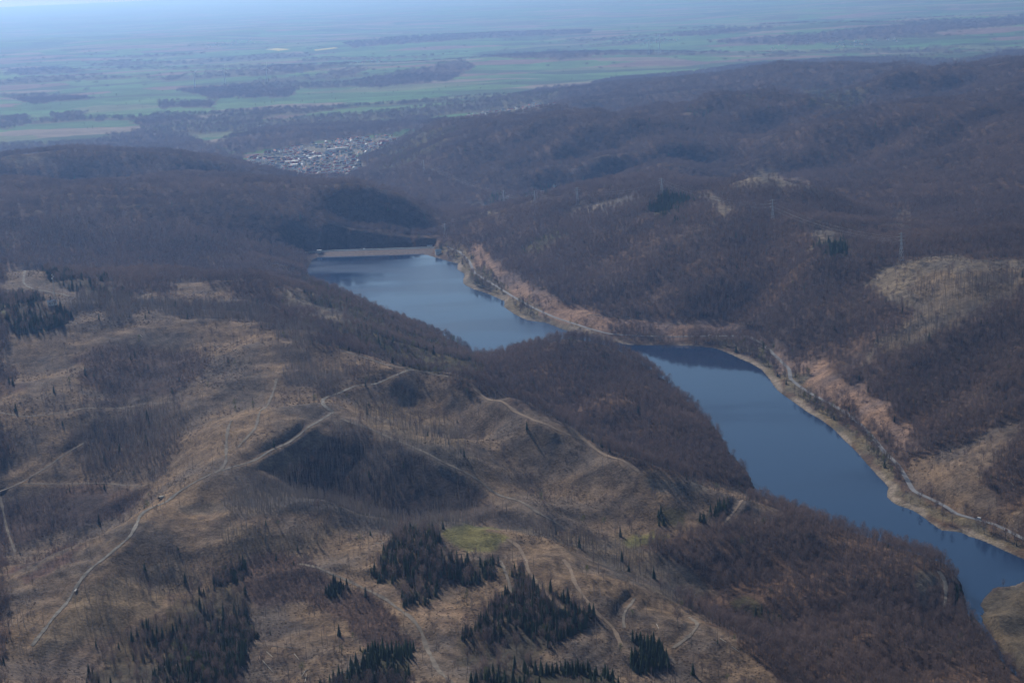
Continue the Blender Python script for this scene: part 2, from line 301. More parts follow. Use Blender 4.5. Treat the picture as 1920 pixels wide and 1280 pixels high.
# ------------------------------------------------------------------ land cover (what grows where)
BEECH, CUT, DEAD, SPRUCE, MEADOW, BANK, PLAIN, MIXED, SCRUB, TOWN, GRASS, TAN, MARSH, CONMIX, SHOREW, HEATH, DEADTHIN, FRINGE = range(1, 19)
COVER = [
 (CUT, [(0,498),(70,503),(110,512),(165,540),(250,558),(380,533),(440,543),(470,560),(500,590),(540,610),(600,640),(680,668),(770,688),(850,703),(920,733),(1000,783),(1100,823),(1200,878),(1320,903),(1425,940),(1480,960),(1400,975),(1330,985),(1200,1012),(1150,1022),(1250,1100),(1350,1180),(1500,1300),(0,1300)]),
 (GRASS, [(515,530),(560,545),(640,588),(720,618),(620,602),(545,578)]),
 (DEAD, [(135,558),(250,565),(380,558),(470,565),(560,608),(640,655),(560,640),(480,605),(300,592),(150,588)]),
 (MIXED, [(528,512),(600,518),(690,556),(800,602),(880,642),(915,672),(895,705),(850,702),(760,684),(660,648),(560,600),(640,596),(720,622),(640,585),(560,543)]),
 (CONMIX, [(0,565),(60,560),(125,568),(132,590),(110,612),(40,632),(0,640)]),
 (MEADOW, [(0,580),(22,578),(14,592),(0,594)]),
 (CONMIX, [(80,505),(140,515),(200,535),(240,556),(140,552),(90,535)]),
 (SCRUB, [(165,655),(230,650),(390,668),(385,700),(370,722),(330,742),(200,752),(150,720)]),
 (SCRUB, [(0,680),(35,690),(45,725),(0,745)]),
 (DEAD, [(150,790),(330,752),(352,790),(330,850),(270,892),(170,884),(140,830)]),
 (SCRUB, [(0,950),(60,922),(150,912),(280,908),(230,945),(150,985),(60,1012),(0,1025)]),
 (DEAD, [(520,640),(560,648),(620,685),(700,690),(605,742),(570,722),(540,690)]),
 (DEAD, [(640,786),(720,826),(850,886),(960,946),(1075,1008),(1010,1010),(900,978),(830,972),(760,992),(640,950),(600,935),(500,940),(430,952),(360,962),(340,940),(420,930),(520,918),(560,872),(600,830)]),
 (FRINGE, [(335,938),(430,925),(560,914),(600,928),(660,958),(740,980),(830,968),(905,982),(860,990),(760,1002),(640,970),(590,952),(450,968),(355,968)]),
 (DEADTHIN, [(660,760),(760,740),(860,800),(900,870),(860,880),(720,820)]),
 (DEADTHIN, [(70,1190),(130,1110),(320,1050),(370,1090),(300,1150),(150,1215),(70,1235)]),
 (DEADTHIN, [(400,1000),(560,985),(640,1000),(520,1040),(420,1060)]),
 (TAN, [(0,1250),(90,1228),(200,1188),(175,1250),(100,1300),(0,1300)]),
 (HEATH, [(20,1075),(90,1045),(150,1020),(120,1050),(50,1090)]),
 (CONMIX, [(130,1300),(200,1230),(330,1140),(400,1085),(455,1050),(505,1060),(490,1130),(462,1200),(440,1300)]),
 (SCRUB, [(450,1045),(530,1030),(620,1078),(690,1118),(755,1165),(780,1212),(700,1222),(640,1170),(560,1120),(500,1140)]),
 (TAN, [(640,1075),(720,1085),(860,1120),(870,1150),(830,1200),(800,1180),(760,1130),(690,1100)]),
 (CONMIX, [(705,1040),(760,998),(830,985),(842,1040),(860,1058),(940,1048),(948,1090),(900,1100),(840,1090),(800,1128),(770,1140),(765,1110),(705,1088)]),
 (CONMIX, [(850,1195),(930,1125),(965,1100),(950,1058),(990,1070),(1012,1108),(1060,1138),(1120,1150),(1010,1200),(1010,1250),(985,1290),(880,1300),(900,1230),(850,1245)]),
 (SPRUCE, [(880,1300),(950,1262),(1050,1242),(1150,1255),(1165,1300)]), (SPRUCE, [(600,1300),(680,1220),(765,1222),(745,1300)]),
 (SPRUCE, [(1180,1195),(1230,1200),(1270,1250),(1220,1260)]), (SPRUCE, [(592,1112),(625,1092),(660,1100),(610,1128)]),
 (MEADOW, [(832,988),(860,982),(900,985),(940,1003),(955,1028),(925,1042),(885,1038),(852,1016)]),
 (DEADTHIN, [(945,988),(1100,998),(1200,1008),(1260,1058),(1340,1110),(1300,1130),(1150,1072),(1050,1032)]),
 (MEADOW, [(1165,1016),(1225,994),(1255,1004),(1205,1022)]), (GRASS, [(1210,895),(1310,903),(1300,918),(1215,912)]),
 (SPRUCE, [(1225,985),(1230,950),(1290,948),(1300,980)]), (SPRUCE, [(1330,985),(1332,955),(1352,958),(1350,988)]),
 (GRASS, [(1700,1078),(1740,1068),(1765,1080),(1768,1140),(1740,1112)]), (SPRUCE, [(1355,1120),(1400,1105),(1480,1160),(1490,1180),(1420,1160)]),
 (SPRUCE, [(1800,1085),(1818,1090),(1822,1120),(1808,1118)]), (SPRUCE, [(1335,762),(1355,772),(1366,812),(1350,822),(1340,800)]),
 (MARSH, [(1829,1148),(1846,1118),(1864,1100),(1901,1097),(1990,1070),(1990,1330),(1940,1320),(1905,1268),(1866,1214),(1838,1168)]),
 (SHOREW, [(815,470),(850,460),(880,470),(905,505),(960,545),(1030,585),(1090,608),(1090,628),(1040,616),(960,592),(940,568),(868,540),(862,495)]),
 (BANK, [(876,448),(905,458),(950,505),(1000,535),(1080,580),(1180,592),(1330,608),(1410,618),(1450,650),(1500,676),(1560,700),(1620,742),(1700,795),(1730,848),(1690,842),(1640,805),(1560,748),(1500,714),(1450,664),(1420,632),(1330,627),(1150,620),(1090,612),(1030,590),(960,548),(900,500)]),
 (SHOREW, [(1340,636),(1420,640),(1450,672),(1478,700),(1556,764),(1640,830),(1690,890),(1712,925),(1780,958),(1920,1020),(1920,1040),(1800,990),(1700,945),(1675,915),(1640,870),(1560,790),(1480,735),(1440,690)]),
 (GRASS, [(1630,525),(1680,492),(1800,478),(1925,492),(1925,525),(1780,562),(1700,585),(1645,562)]), (DEADTHIN, [(1740,520),(1880,500),(1925,520),(1925,560),(1800,602),(1720,640),(1600,682),(1640,650),(1700,600)]),
 (GRASS, [(1378,348),(1410,325),(1440,318),(1500,338),(1545,362),(1440,352)]), (GRASS, [(1060,402),(1090,382),(1180,366),(1210,374),(1140,398)]), (GRASS, [(1300,368),(1318,360),(1390,400),(1360,404)]),
 (GRASS, [(1520,428),(1562,434),(1535,470),(1516,466)]), (SPRUCE, [(1528,472),(1560,440),(1610,484),(1560,490)]), (SPRUCE, [(1214,392),(1240,362),(1292,364),(1298,386),(1246,418)]),
 (GRASS, [(1668,402),(1710,402),(1732,428),(1690,432)]),
 (CUT, [(1715,860),(1800,842),(1925,776),(1925,1004),(1850,974),(1780,948),(1718,912)]), (BEECH, [(1840,905),(1925,830),(1925,960),(1862,955)]),
 (TOWN, [(885,392),(915,370),(948,364),(936,386),(905,402)]), (TOWN, [(974,378),(1005,354),(1048,346),(1038,362),(1000,381)]),
 (GRASS, [(0,298),(60,290),(120,300),(40,312)]), (GRASS, [(900,380),(915,372),(925,388),(905,392)]), (CONMIX, [(905,378),(940,356),(950,372),(930,388)]), (CONMIX, [(975,368),(1040,345),(1045,356),(990,375)]),
 (MIXED, [(690,322),(720,280),(770,250),(880,232),(820,270),(780,300),(720,325)]), (CONMIX, [(1285,195),(1330,205),(1340,225),(1290,218)]), (CONMIX, [(1395,175),(1430,178),(1425,188),(1398,188)]), (MIXED, [(1500,170),(1640,165),(1600,205),(1520,200)]),
 (MIXED, [(965,470),(1040,430),(1060,440),(1000,480)]),
]
PLAINPX = [(-400,-400),(2400,-400),(2400,88),(1920,92),(1800,113),(1700,110),(1560,110),(1420,118),(1300,136),(1150,148),(1060,168),(1030,205),(900,228),(780,243),(742,258),(705,300),(690,330),(560,346),(500,324),(440,292),(400,272),(330,257),(250,257),(150,267),(-400,280)]
PWOOD = [[(0,222),(45,218),(66,232),(0,243)],[(95,215),(162,211),(156,224),(100,226)],[(172,222),(200,218),(198,228),(176,228)],[(238,231),(300,213),(362,219),(388,240),(300,246)],[(196,257),(250,248),(342,245),(368,266),(300,270)],
 [(398,268),(480,240),(640,231),(790,222),(862,228),(745,250),(640,262),(500,282),(440,292)],[(640,160),(720,140),(860,114),(892,124),(850,150),(700,166)],[(296,192),(405,190),(400,203),(300,204)],[(930,192),(1020,166),(1085,164),(1100,180),(1010,192)],
 [(150,118),(230,114),(340,116),(230,126)],[(640,80),(780,68),(950,58),(1110,54),(1110,63),(900,73),(660,90)],[(880,106),(1050,95),(1220,99),(1050,112)],[(1320,80),(1500,65),(1700,45),(1925,28),(1925,46),(1700,66),(1500,86)],
 [(330,170),(450,160),(560,168),(540,182),(400,186)],[(0,180),(90,176),(180,186),(60,195)],[(560,150),(640,130),(700,128),(640,150)],[(400,135),(520,125),(660,120),(560,138)],[(0,130),(120,126),(160,136),(40,142)],[(1180,70),(1340,55),(1480,50),(1320,68)]]
TOWNPX = [(455,302),(500,286),(560,275),(650,262),(738,255),(748,262),(704,285),(662,292),(692,318),(640,334),(575,346),(540,332),(520,318),(480,318)]
TOWN2PX = [(862,222),(900,212),(950,205),(1000,196),(1040,196),(1015,212),(960,222),(900,226)]
def cover(px, py, r, x, y):
    c = np.full(px.shape, BEECH)
    n1 = (fbm(x, y, 60, 3) - .5) * 2; n2 = (fbm(x + 333, y - 71, 60, 3) - .5) * 2
    k = np.minimum(1.0, 3000 / r) * 30; qx, qy = px + n1 * k * 1.4, py + n2 * k * .7       # ragged stand edges
    for cls, poly in COVER: c[inpoly(qx, qy, poly)] = cls
    pl = inpoly(px, py, PLAINPX) & (r > 8000) & (height(x, y) < 25)
    c[pl] = PLAIN
    for poly in PWOOD: c[inpoly(qx, qy, poly) & pl] = BEECH
    hedge = pl & (fbm(x * .6, y, 900, 4) > .64); c[hedge] = MIXED
    c[inpoly(px, py, TOWNPX) & (r > 7000)] = TOWN; c[inpoly(px, py, TOWN2PX) & (r > 8500)] = TOWN
    return c
# ------------------------------------------------------------------ materials
def mat(name, col, rough=.9, var=.0, scale=1.0, col2=None, spec=.2, metallic=0.0, per_object=False, spot=None):
    m = bpy.data.materials.new(name); m.use_nodes = True; n = m.node_tree; b = n.nodes['Principled BSDF']
    b.inputs['Roughness'].default_value = rough; b.inputs['Specular IOR Level'].default_value = spec; b.inputs['Metallic'].default_value = metallic
    if not var: b.inputs['Base Color'].default_value = (*col, 1); return m
    c2 = col2 or tuple(c * (1 - var) for c in col)
    mx = n.nodes.new('ShaderNodeMix'); mx.data_type = 'RGBA'; mx.inputs[6].default_value = (*col, 1); mx.inputs[7].default_value = (*c2, 1)
    if per_object:
        oi = n.nodes.new('ShaderNodeObjectInfo'); tx = n.nodes.new('ShaderNodeTexNoise'); tx.inputs['Scale'].default_value = scale; tx.inputs['Detail'].default_value = 3
        n.links.new(oi.outputs['Location'], tx.inputs['Vector'])
        cr = n.nodes.new('ShaderNodeMapRange'); cr.inputs[1].default_value = .36; cr.inputs[2].default_value = .64; n.links.new(tx.outputs[0], cr.inputs[0])
        av = n.nodes.new('ShaderNodeMath'); av.operation = 'MULTIPLY_ADD'; av.inputs[1].default_value = .5; n.links.new(oi.outputs['Random'], av.inputs[0])
        h = n.nodes.new('ShaderNodeMath'); h.operation = 'MULTIPLY'; h.inputs[1].default_value = .5; n.links.new(cr.outputs[0], h.inputs[0]); n.links.new(h.outputs[0], av.inputs[2])
        n.links.new(av.outputs[0], mx.inputs[0])
    else:
        tc = n.nodes.new('ShaderNodeTexCoord'); tx = n.nodes.new('ShaderNodeTexNoise'); tx.inputs['Scale'].default_value = scale; tx.inputs['Detail'].default_value = 5
        n.links.new(tc.outputs['Object'], tx.inputs['Vector']); cr = n.nodes.new('ShaderNodeMapRange'); cr.inputs[1].default_value = .35; cr.inputs[2].default_value = .65
        n.links.new(tx.outputs[0], cr.inputs[0]); n.links.new(cr.outputs[0], mx.inputs[0])
    n.links.new(mx.outputs[2], b.inputs['Base Color']); return m
M = {
 'twig': mat('bare_twigs', (.195, .142, .126), .95, .5, .0045, (.078, .061, .065), .05, per_object=True),
 'bark': mat('beech_bark', (.26, .235, .21), .9, .3, .5), 'deadwood': mat('dead_spruce_wood', (.27, .24, .22), .95, .5, .004, (.16, .135, .13), .05, per_object=True),
 'needle': mat('spruce_needles', (.105, .150, .078), .9, .5, .01, (.050, .080, .050), .1, per_object=True), 'sbark': mat('spruce_bark', (.09, .065, .05)),
 'leaf': mat('young_leaves', (.13, .15, .05), .9, .5, .01, (.09, .095, .045), .1, per_object=True),
 'shrub': mat('brush_twigs', (.13, .095, .075), .95, .5, .01, (.07, .054, .046), .05, per_object=True),
 'straw': mat('dry_grass_tufts', (.225, .185, .13), .95, .5, .01, (.145, .115, .085), .05, per_object=True),
 'log': mat('debarked_log', (.50, .44, .36), .8, .3, .3), 'slash': mat('felling_debris', (.26, .22, .18), .95, .5, .02, (.10, .08, .07), .05, per_object=True),
 'gravel': mat('pale_gravel', (.225, .20, .17), .95, .55, .12), 'earth': mat('track_earth', (.245, .175, .12), .95, .35, .1), 'dullearth': mat('worn_track_earth', (.20, .165, .13), .95, .45, .1),
 'asphalt': mat('weathered_asphalt', (.20, .20, .21), .85, .25, .05), 'concrete': mat('dam_concrete', (.62, .61, .58), .85, .2, .08), 'riprap': mat('reddish_riprap', (.20, .15, .128), .95, .4, .15),
 'crest': mat('pale_crest_paving', (.48, .47, .45), .85, .2, .05), 'damgrass': mat('dam_turf', (.09, .10, .045), .95, .3, .05), 'white': mat('white_paint', (.8, .79, .76), .5), 'plaster': mat('white_render', (.82, .80, .75), .8, .1, .5), 'cream': mat('cream_render', (.6, .54, .40), .8, .1, .5),
 'redroof': mat('red_tiles', (.56, .18, .10), .8, .3, .2), 'brownroof': mat('brown_tiles', (.15, .085, .065), .8, .3, .2), 'greyroof': mat('slate_roof', (.15, .155, .17), .7, .3, .2), 'paleroof': mat('pale_metal_roof', (.62, .62, .60), .5, .15, .2),
 'steel': mat('galvanised_steel', (.52, .53, .54), .5, .15, .5, metallic=.0), 'glass': mat('dark_glass', (.02, .025, .03), .1, spec=.5), 'tyre': mat('tyre_rubber', (.02, .02, .02)), 'darkcar': mat('dark_car_paint', (.03, .03, .035), .3, spec=.5), 'redcar': mat('dark_red_car_paint', (.20, .02, .02), .3, spec=.5),
 'timber': mat('weathered_timber', (.13, .095, .07), .9, .3, .5), 'rape': mat('rapeseed_bloom', (.50, .42, .04), .9, .2, .01), 'turbine': mat('turbine_white', (.82, .82, .80), .5),
}
def translucent(m, fac):
    n_ = m.node_tree; b = n_.nodes['Principled BSDF']; tr = n_.nodes.new('ShaderNodeBsdfTranslucent'); ms = n_.nodes.new('ShaderNodeMixShader'); ms.inputs[0].default_value = fac
    n_.links.new(b.inputs['Base Color'].links[0].from_socket, tr.inputs[0]); n_.links.new(b.outputs[0], ms.inputs[1]); n_.links.new(tr.outputs[0], ms.inputs[2]); n_.links.new(ms.outputs[0], n_.nodes['Material Output'].inputs[0])
for k_ in ('twig', 'needle', 'leaf', 'shrub', 'straw', 'deadwood'): translucent(M[k_], .45)
# ground: cover colour per vertex, grain and field mosaic in the shader
COLS = {BEECH: (.098,.066,.050), CUT: (.170,.127,.092), DEAD: (.092,.070,.058), SPRUCE: (.060,.055,.032), MEADOW: (.145,.140,.060), BANK: (.215,.148,.114), PLAIN: (.1,.14,.05), MIXED: (.095,.085,.045), SCRUB: (.088,.060,.050), TOWN: (.19,.18,.145), GRASS: (.160,.137,.108), TAN: (.215,.155,.110), MARSH: (.112,.088,.058), CONMIX: (.09,.072,.048), SHOREW: (.135,.115,.078), HEATH: (.115,.070,.056), DEADTHIN: (.150,.118,.085), FRINGE: (.125,.105,.088)}
PXg, PYg = project(np.stack([GX, GY, GZ], -1))
PXg = np.where(np.abs(UU) > 1.2, -9999, PXg)
CL = cover(PXg, PYg, rng, GX, GY)
lut = np.zeros((20, 3)); 
for k, v in COLS.items(): lut[k] = v
VC = lut[CL]
nlow = fbm(GX, GY, 150, 4)[..., None]; nmid = fbm(GX + 50, GY + 70, 38, 3)[..., None]
tintA = np.array([1.25, 1.12, .95]); tintB = np.array([.70, .74, .84])
tv = sstep(.3, .7, .55 * nlow + .45 * nmid); hills = (CL != PLAIN)[..., None]
VC = np.where(hills, VC * (tintB * (1 - tv) + tintA * tv), VC)
# wind rows of debris follow the contours on the clear-cuts
rows = (np.sin(GZ * 1.5 + fbm(GX, GY, 120, 3) * 7) > .3) & (fbm(GX + 777, GY, 240, 3) > .47) & np.isin(CL, [CUT, TAN, GRASS])
VC = np.where(rows[..., None], VC * np.array([.58, .58, .62]), VC)
NEARL = at_z(np.array([p[0] for p in shore_near[:-3]]), np.array([p[1] for p in shore_near[:-3]]), 0.)[:, :2]; NEARL = NEARL[np.argsort(NEARL[:, 1])]; NEARL[:, 0] += 60
sh = (DL < 30 * (fbm(GX, GY, 75, 4) - .27)) & ~ins & (GX > np.interp(GY, NEARL[:, 1], NEARL[:, 0])); VC[sh] = (.27, .215, .165)
VC[ins] = (.06, .055, .045)
PM = (CL == PLAIN).astype(float)
for _ in range(2):
    for A_ in (VC, ): A_[1:-1, 1:-1] = A_[1:-1, 1:-1] * .6 + .1 * (A_[:-2, 1:-1] + A_[2:, 1:-1] + A_[1:-1, :-2] + A_[1:-1, 2:])

def grid_mesh(name, V, Q, mats):
    me = bpy.data.meshes.new(name)
    me.vertices.add(len(V)); me.vertices.foreach_set('co', np.asarray(V, np.float32).ravel())
    me.loops.add(Q.size); me.loops.foreach_set('vertex_index', Q.ravel().astype(np.int32))
    me.polygons.add(len(Q)); me.polygons.foreach_set('loop_start', (np.arange(len(Q)) * Q.shape[1]).astype(np.int32))
    for m in mats: me.materials.append(m)
    me.update(calc_edges=True); return me
def link(name, me, kind=None, label=None, cat=None, group=None, parent=None):
    o = bpy.data.objects.new(name, me); COL.objects.link(o)
    if kind: o['kind'] = kind
    if label: o['label'] = label
    if cat: o['category'] = cat
    if group: o['group'] = group
    if parent is not None: o.parent = parent
    return o
nr, nc = GX.shape
ii = np.arange(nr - 1)[:, None] * nc + np.arange(nc - 1)[None]
Q = np.stack([ii, ii + 1, ii + 1 + nc, ii + nc], -1).reshape(-1, 4)
V = np.stack([GX, GY, GZ], -1).reshape(-1, 3)
gm = mat('hill_ground', (.1, .1, .1), .95, spec=.05)
n = gm.node_tree; L = n.links.new; bs = n.nodes['Principled BSDF']
def N_(t, **kw):
    x = n.nodes.new(t)
    for k, v in kw.items(): setattr(x, k, v)
    return x
at = N_('ShaderNodeAttribute', attribute_name='cover'); pm = N_('ShaderNodeAttribute', attribute_name='plain'); geo = N_('ShaderNodeNewGeometry')
def noise(scale, det=5):
    t = N_('ShaderNodeTexNoise'); t.inputs['Scale'].default_value = scale; t.inputs['Detail'].default_value = det; t.inputs['Roughness'].default_value = .65; L(geo.outputs['Position'], t.inputs['Vector']); return t
n1 = noise(.055, 6); n2 = noise(.32, 4)
ad = N_('ShaderNodeMath', operation='ADD'); L(n1.outputs[0], ad.inputs[0]); L(n2.outputs[0], ad.inputs[1])
mr = N_('ShaderNodeMapRange'); L(ad.outputs[0], mr.inputs[0]); mr.inputs[1].default_value = .7; mr.inputs[2].default_value = 1.3; mr.inputs[3].default_value = .32; mr.inputs[4].default_value = 1.68
vm = N_('ShaderNodeVectorMath', operation='SCALE'); L(at.outputs['Color'], vm.inputs[0]); L(mr.outputs[0], vm.inputs[3])
# fields
wp = noise(.0011, 3); ws = N_('ShaderNodeVectorMath', operation='MULTIPLY_ADD'); L(wp.outputs['Color'], ws.inputs[0]); ws.inputs[1].default_value = (700, 700, 0); L(geo.outputs['Position'], ws.inputs[2])
mp = N_('ShaderNodeMapping'); mp.inputs['Rotation'].default_value = (0, 0, .5); mp.inputs['Scale'].default_value = (1 / 900, 1 / 420, 0); L(ws.outputs[0], mp.inputs[0])
vo = N_('ShaderNodeTexVoronoi', voronoi_dimensions='2D', distance='CHEBYCHEV'); vo.inputs['Scale'].default_value = 1; L(mp.outputs[0], vo.inputs['Vector'])
sx = N_('ShaderNodeSeparateColor'); L(vo.outputs['Color'], sx.inputs[0])
cr = N_('ShaderNodeValToRGB'); cr.color_ramp.interpolation = 'CONSTANT'; els = cr.color_ramp.elements
ramp = [(0, (.075,.145,.05)), (.2, (.105,.185,.06)), (.38, (.07,.105,.05)), (.5, (.19,.125,.10)), (.62, (.15,.17,.08)), (.72, (.06,.085,.045)), (.84, (.21,.165,.12)), (.93, (.09,.19,.06))]
els[0].position = 0; els[0].color = (*ramp[0][1], 1); els[1].position = ramp[1][0]; els[1].color = (*ramp[1][1], 1)
for p, c in ramp[2:]:
    e = els.new(p); e.color = (*c, 1)
L(sx.outputs[0], cr.inputs[0])
fn = noise(.004, 4); fmr = N_('ShaderNodeMapRange'); L(fn.outputs[0], fmr.inputs[0]); fmr.inputs[1].default_value = .3; fmr.inputs[2].default_value = .7; fmr.inputs[3].default_value = .7; fmr.inputs[4].default_value = 1.25
fv = N_('ShaderNodeVectorMath', operation='SCALE'); L(cr.outputs[0], fv.inputs[0]); L(fmr.outputs[0], fv.inputs[3])
mx = N_('ShaderNodeMix', data_type='RGBA'); L(pm.outputs['Fac'], mx.inputs[0]); L(vm.outputs[0], mx.inputs[6]); L(fv.outputs[0], mx.inputs[7]); L(mx.outputs[2], bs.inputs['Base Color'])
bp = N_('ShaderNodeBump'); bp.inputs['Strength'].default_value = .7; bp.inputs['Distance'].default_value = 2.2; L(ad.outputs[0], bp.inputs['Height']); L(bp.outputs[0], bs.inputs['Normal'])
me = grid_mesh('terrain', V, Q, [gm])
a = me.attributes.new('cover', 'FLOAT_COLOR', 'POINT'); a.data.foreach_set('color', np.concatenate([VC.reshape(-1, 3), np.ones((nr * nc, 1))], 1).astype(np.float32).ravel())
a = me.attributes.new('plain', 'FLOAT', 'POINT'); a.data.foreach_set('value', PM.ravel().astype(np.float32))
me.polygons.foreach_set('use_smooth', np.ones(len(Q), bool))
link('terrain', me, 'structure')
# lake surface
wet = (ins | (DL < 14)); wq = wet.ravel()[Q]; iq = ins.ravel()[Q]; rq = rng.ravel()[Q]
sel = np.where(rq.min(1) > 4800, iq.any(1), wq.all(1) | iq.any(1))
WQ = Q[sel]; uq, inv = np.unique(WQ, return_inverse=True); WV = V[uq].copy(); WV[:, 2] = 0
wm = mat('lake_water', (.010, .030, .075), .05, spec=.5)
n = wm.node_tree; L = n.links.new; bs = n.nodes['Principled BSDF']; geo = N_('ShaderNodeNewGeometry'); bs.inputs['IOR'].default_value = 1.33
mp = N_('ShaderNodeMapping'); mp.inputs['Rotation'].default_value = (0, 0, .45); mp.inputs['Scale'].default_value = (1 / 520, 1 / 230, 0); L(geo.outputs['Position'], mp.inputs[0])
t = N_('ShaderNodeTexNoise'); t.inputs['Scale'].default_value = 1; t.inputs['Detail'].default_value = 4; L(mp.outputs[0], t.inputs['Vector'])
mr = N_('ShaderNodeMapRange'); mr.interpolation_type = 'SMOOTHSTEP'; L(t.outputs[0], mr.inputs[0]); mr.inputs[1].default_value = .40; mr.inputs[2].default_value = .62
lee = at_z(1320, 682, 0.0)      # calm water in the lee of the bend
vd = N_('ShaderNodeVectorMath', operation='DISTANCE'); L(geo.outputs['Position'], vd.inputs[0]); vd.inputs[1].default_value = tuple(lee)
lm = N_('ShaderNodeMapRange'); lm.interpolation_type = 'SMOOTHSTEP'; L(vd.outputs['Value'], lm.inputs[0]); lm.inputs[1].default_value = 130; lm.inputs[2].default_value = 330
wv = N_('ShaderNodeMath', operation='MULTIPLY'); L(mr.outputs[0], wv.inputs[0]); L(lm.outputs[0], wv.inputs[1])
def lin(a, b):
    x = N_('ShaderNodeMath', operation='MULTIPLY_ADD'); L(wv.outputs[0], x.inputs[0]); x.inputs[1].default_value = b - a; x.inputs[2].default_value = a; return x.outputs[0]
L(lin(.03, .25), bs.inputs['Roughness'])
t2 = noise(.35, 3); bp = N_('ShaderNodeBump'); L(lin(.03, .26), bp.inputs['Strength']); bp.inputs['Distance'].default_value = .3; L(t2.outputs[0], bp.inputs['Height']); L(bp.outputs[0], bs.inputs['Normal'])
link('lake_water', grid_mesh('lake_water', WV, inv.reshape(-1, 4), [wm]), 'structure')
# road and track sheets
def strip(name, P, wd, m, kind='structure', lift=.12):
    T = np.gradient(P[:, :2], axis=0); T /= np.linalg.norm(T, axis=1)[:, None] + 1e-9; Nn = np.stack([-T[:, 1], T[:, 0]], 1)
    jit = (.88 + .25 * np.sin(np.arange(len(P)) * 1.7 + len(P)) * np.sin(np.arange(len(P)) * .37) + .2 * np.sin(np.arange(len(P)) * .63))[:, None] if m is not M['asphalt'] else 1
    A_ = P.copy(); B_ = P.copy(); A_[:, :2] += Nn * wd / 2 * jit; B_[:, :2] -= Nn * wd / 2 * jit
    for X in (A_, B_): X[:, 2] = np.maximum(P[:, 2] + lift, height(X[:, 0], X[:, 1]) + lift)
    C_ = P.copy(); C_[:, 2] = np.maximum(P[:, 2] + lift, height(P[:, 0], P[:, 1]) + lift)
    k = len(P); VV_ = np.concatenate([A_, C_, B_]); q = np.arange(k - 1)
    Qs = np.concatenate([np.stack([q, q + k, q + k + 1, q + 1], -1), np.stack([q + k, q + 2 * k, q + 2 * k + 1, q + k + 1], -1)])
    return link(name, grid_mesh(name, VV_, Qs, [m]), kind)
for k, (P, wd, lab) in LINES.items():
    m = M['asphalt'] if k == 'lake_road' else wm if k == 'stream' else M['gravel'] if k in ('gravel_track', 'summit_track', 'bank_track', 'forest_road') else M['earth'] if k in ('dirt_track', 'knoll_track', 'felling_track', 'notch_track') else M['dullearth']
    strip(k, P, wd, m)
print('ground', time.time() - T0)

# ------------------------------------------------------------------ plant shapes: lists of triangles (vertices, faces, material slot)
class TB:
    def __init__(s): s.v, s.f, s.m = [], [], []
    def tri(s, a, b, c, m): k = len(s.v); s.v += [tuple(a), tuple(b), tuple(c)]; s.f.append((k, k + 1, k + 2)); s.m.append(m)
    def tube(s, p, q, r0, r1, m, n=4, cap=False):
        p, q = Vector(p), Vector(q); d = (q - p).normalized(); a = d.orthogonal().normalized(); b = d.cross(a); k = len(s.v)
        for c, r in ((p, r0), (q, r1)):
            for i in range(n): w_ = 2 * math.pi * i / n; s.v.append(tuple(c + (a * math.cos(w_) + b * math.sin(w_)) * r))
        for i in range(n): j = (i + 1) % n; s.f.append((k + i, k + j, k + n + j, k + n + i)); s.m.append(m)
        if cap: s.f.append(tuple(k + i for i in range(n))[::-1]); s.m.append(m); s.f.append(tuple(k + n + i for i in range(n))); s.m.append(m)
    def box(s, c, d, m, rz=0):
        k = len(s.v); cs, sn = math.cos(rz), math.sin(rz)
        for z in (-.5, .5):
            for x, y in ((-.5, -.5), (.5, -.5), (.5, .5), (-.5, .5)):
                X, Y = x * d[0], y * d[1]; s.v.append((c[0] + X * cs - Y * sn, c[1] + X * sn + Y * cs, c[2] + z * d[2]))
        for f in ((0, 3, 2, 1), (4, 5, 6, 7), (0, 1, 5, 4), (1, 2, 6, 5), (2, 3, 7, 6), (3, 0, 4, 7)): s.f.append(tuple(k + i for i in f)); s.m.append(m)
    def mesh(s, name, mats):
        me = bpy.data.meshes.new(name); me.from_pydata(s.v, [], s.f)
        for m in mats: me.materials.append(m)
        me.polygons.foreach_set('material_index', s.m); me.update(); return me
def rv(r): return Vector((r.gauss(0, 1), r.gauss(0, 1), r.gauss(0, 1))).normalized()
def beech(seed, H=21, n=230, W=.14, part='all', crown_m=1, rx=4.6):
    r = random.Random(seed); t = TB(); top = H * r.uniform(.5, .6)
    if part != 'crown':
        t.tube((0, 0, -1.5), (.2, .1, top), .34, .17, 0, 5)
    if part != 'trunk':
        zc, rz = H * .64, H * .36
        for i in range(8):
            a = i * .785 + r.random(); e = r.uniform(.5, 1.1)
            t.tube((0, 0, H * r.uniform(.28, .52)), (math.cos(a) * rx * .8, math.sin(a) * rx * .8, H * (.55 + .3 * e * .8)), .13, .03, 0 if part == 'all' else crown_m, 3)
        lobes = [(rv(r) * .55, r.uniform(.45, .7)) for _ in range(7)]
        for i in range(n):
            lc, lr = lobes[i % 7]; p = lc + rv(r) * lr * r.uniform(.5, 1); p = Vector((p.x * rx, p.y * rx, zc + p.z * rz)); d = (Vector((p.x, p.y, (p.z - H * .35) * .8)).normalized() + rv(r) * .7).normalized()
            s = rv(r).cross(d).normalized(); l = r.uniform(1.1, 2.6); t.tri(p - s * W, p + s * W, p + d * l, crown_m)
    return t
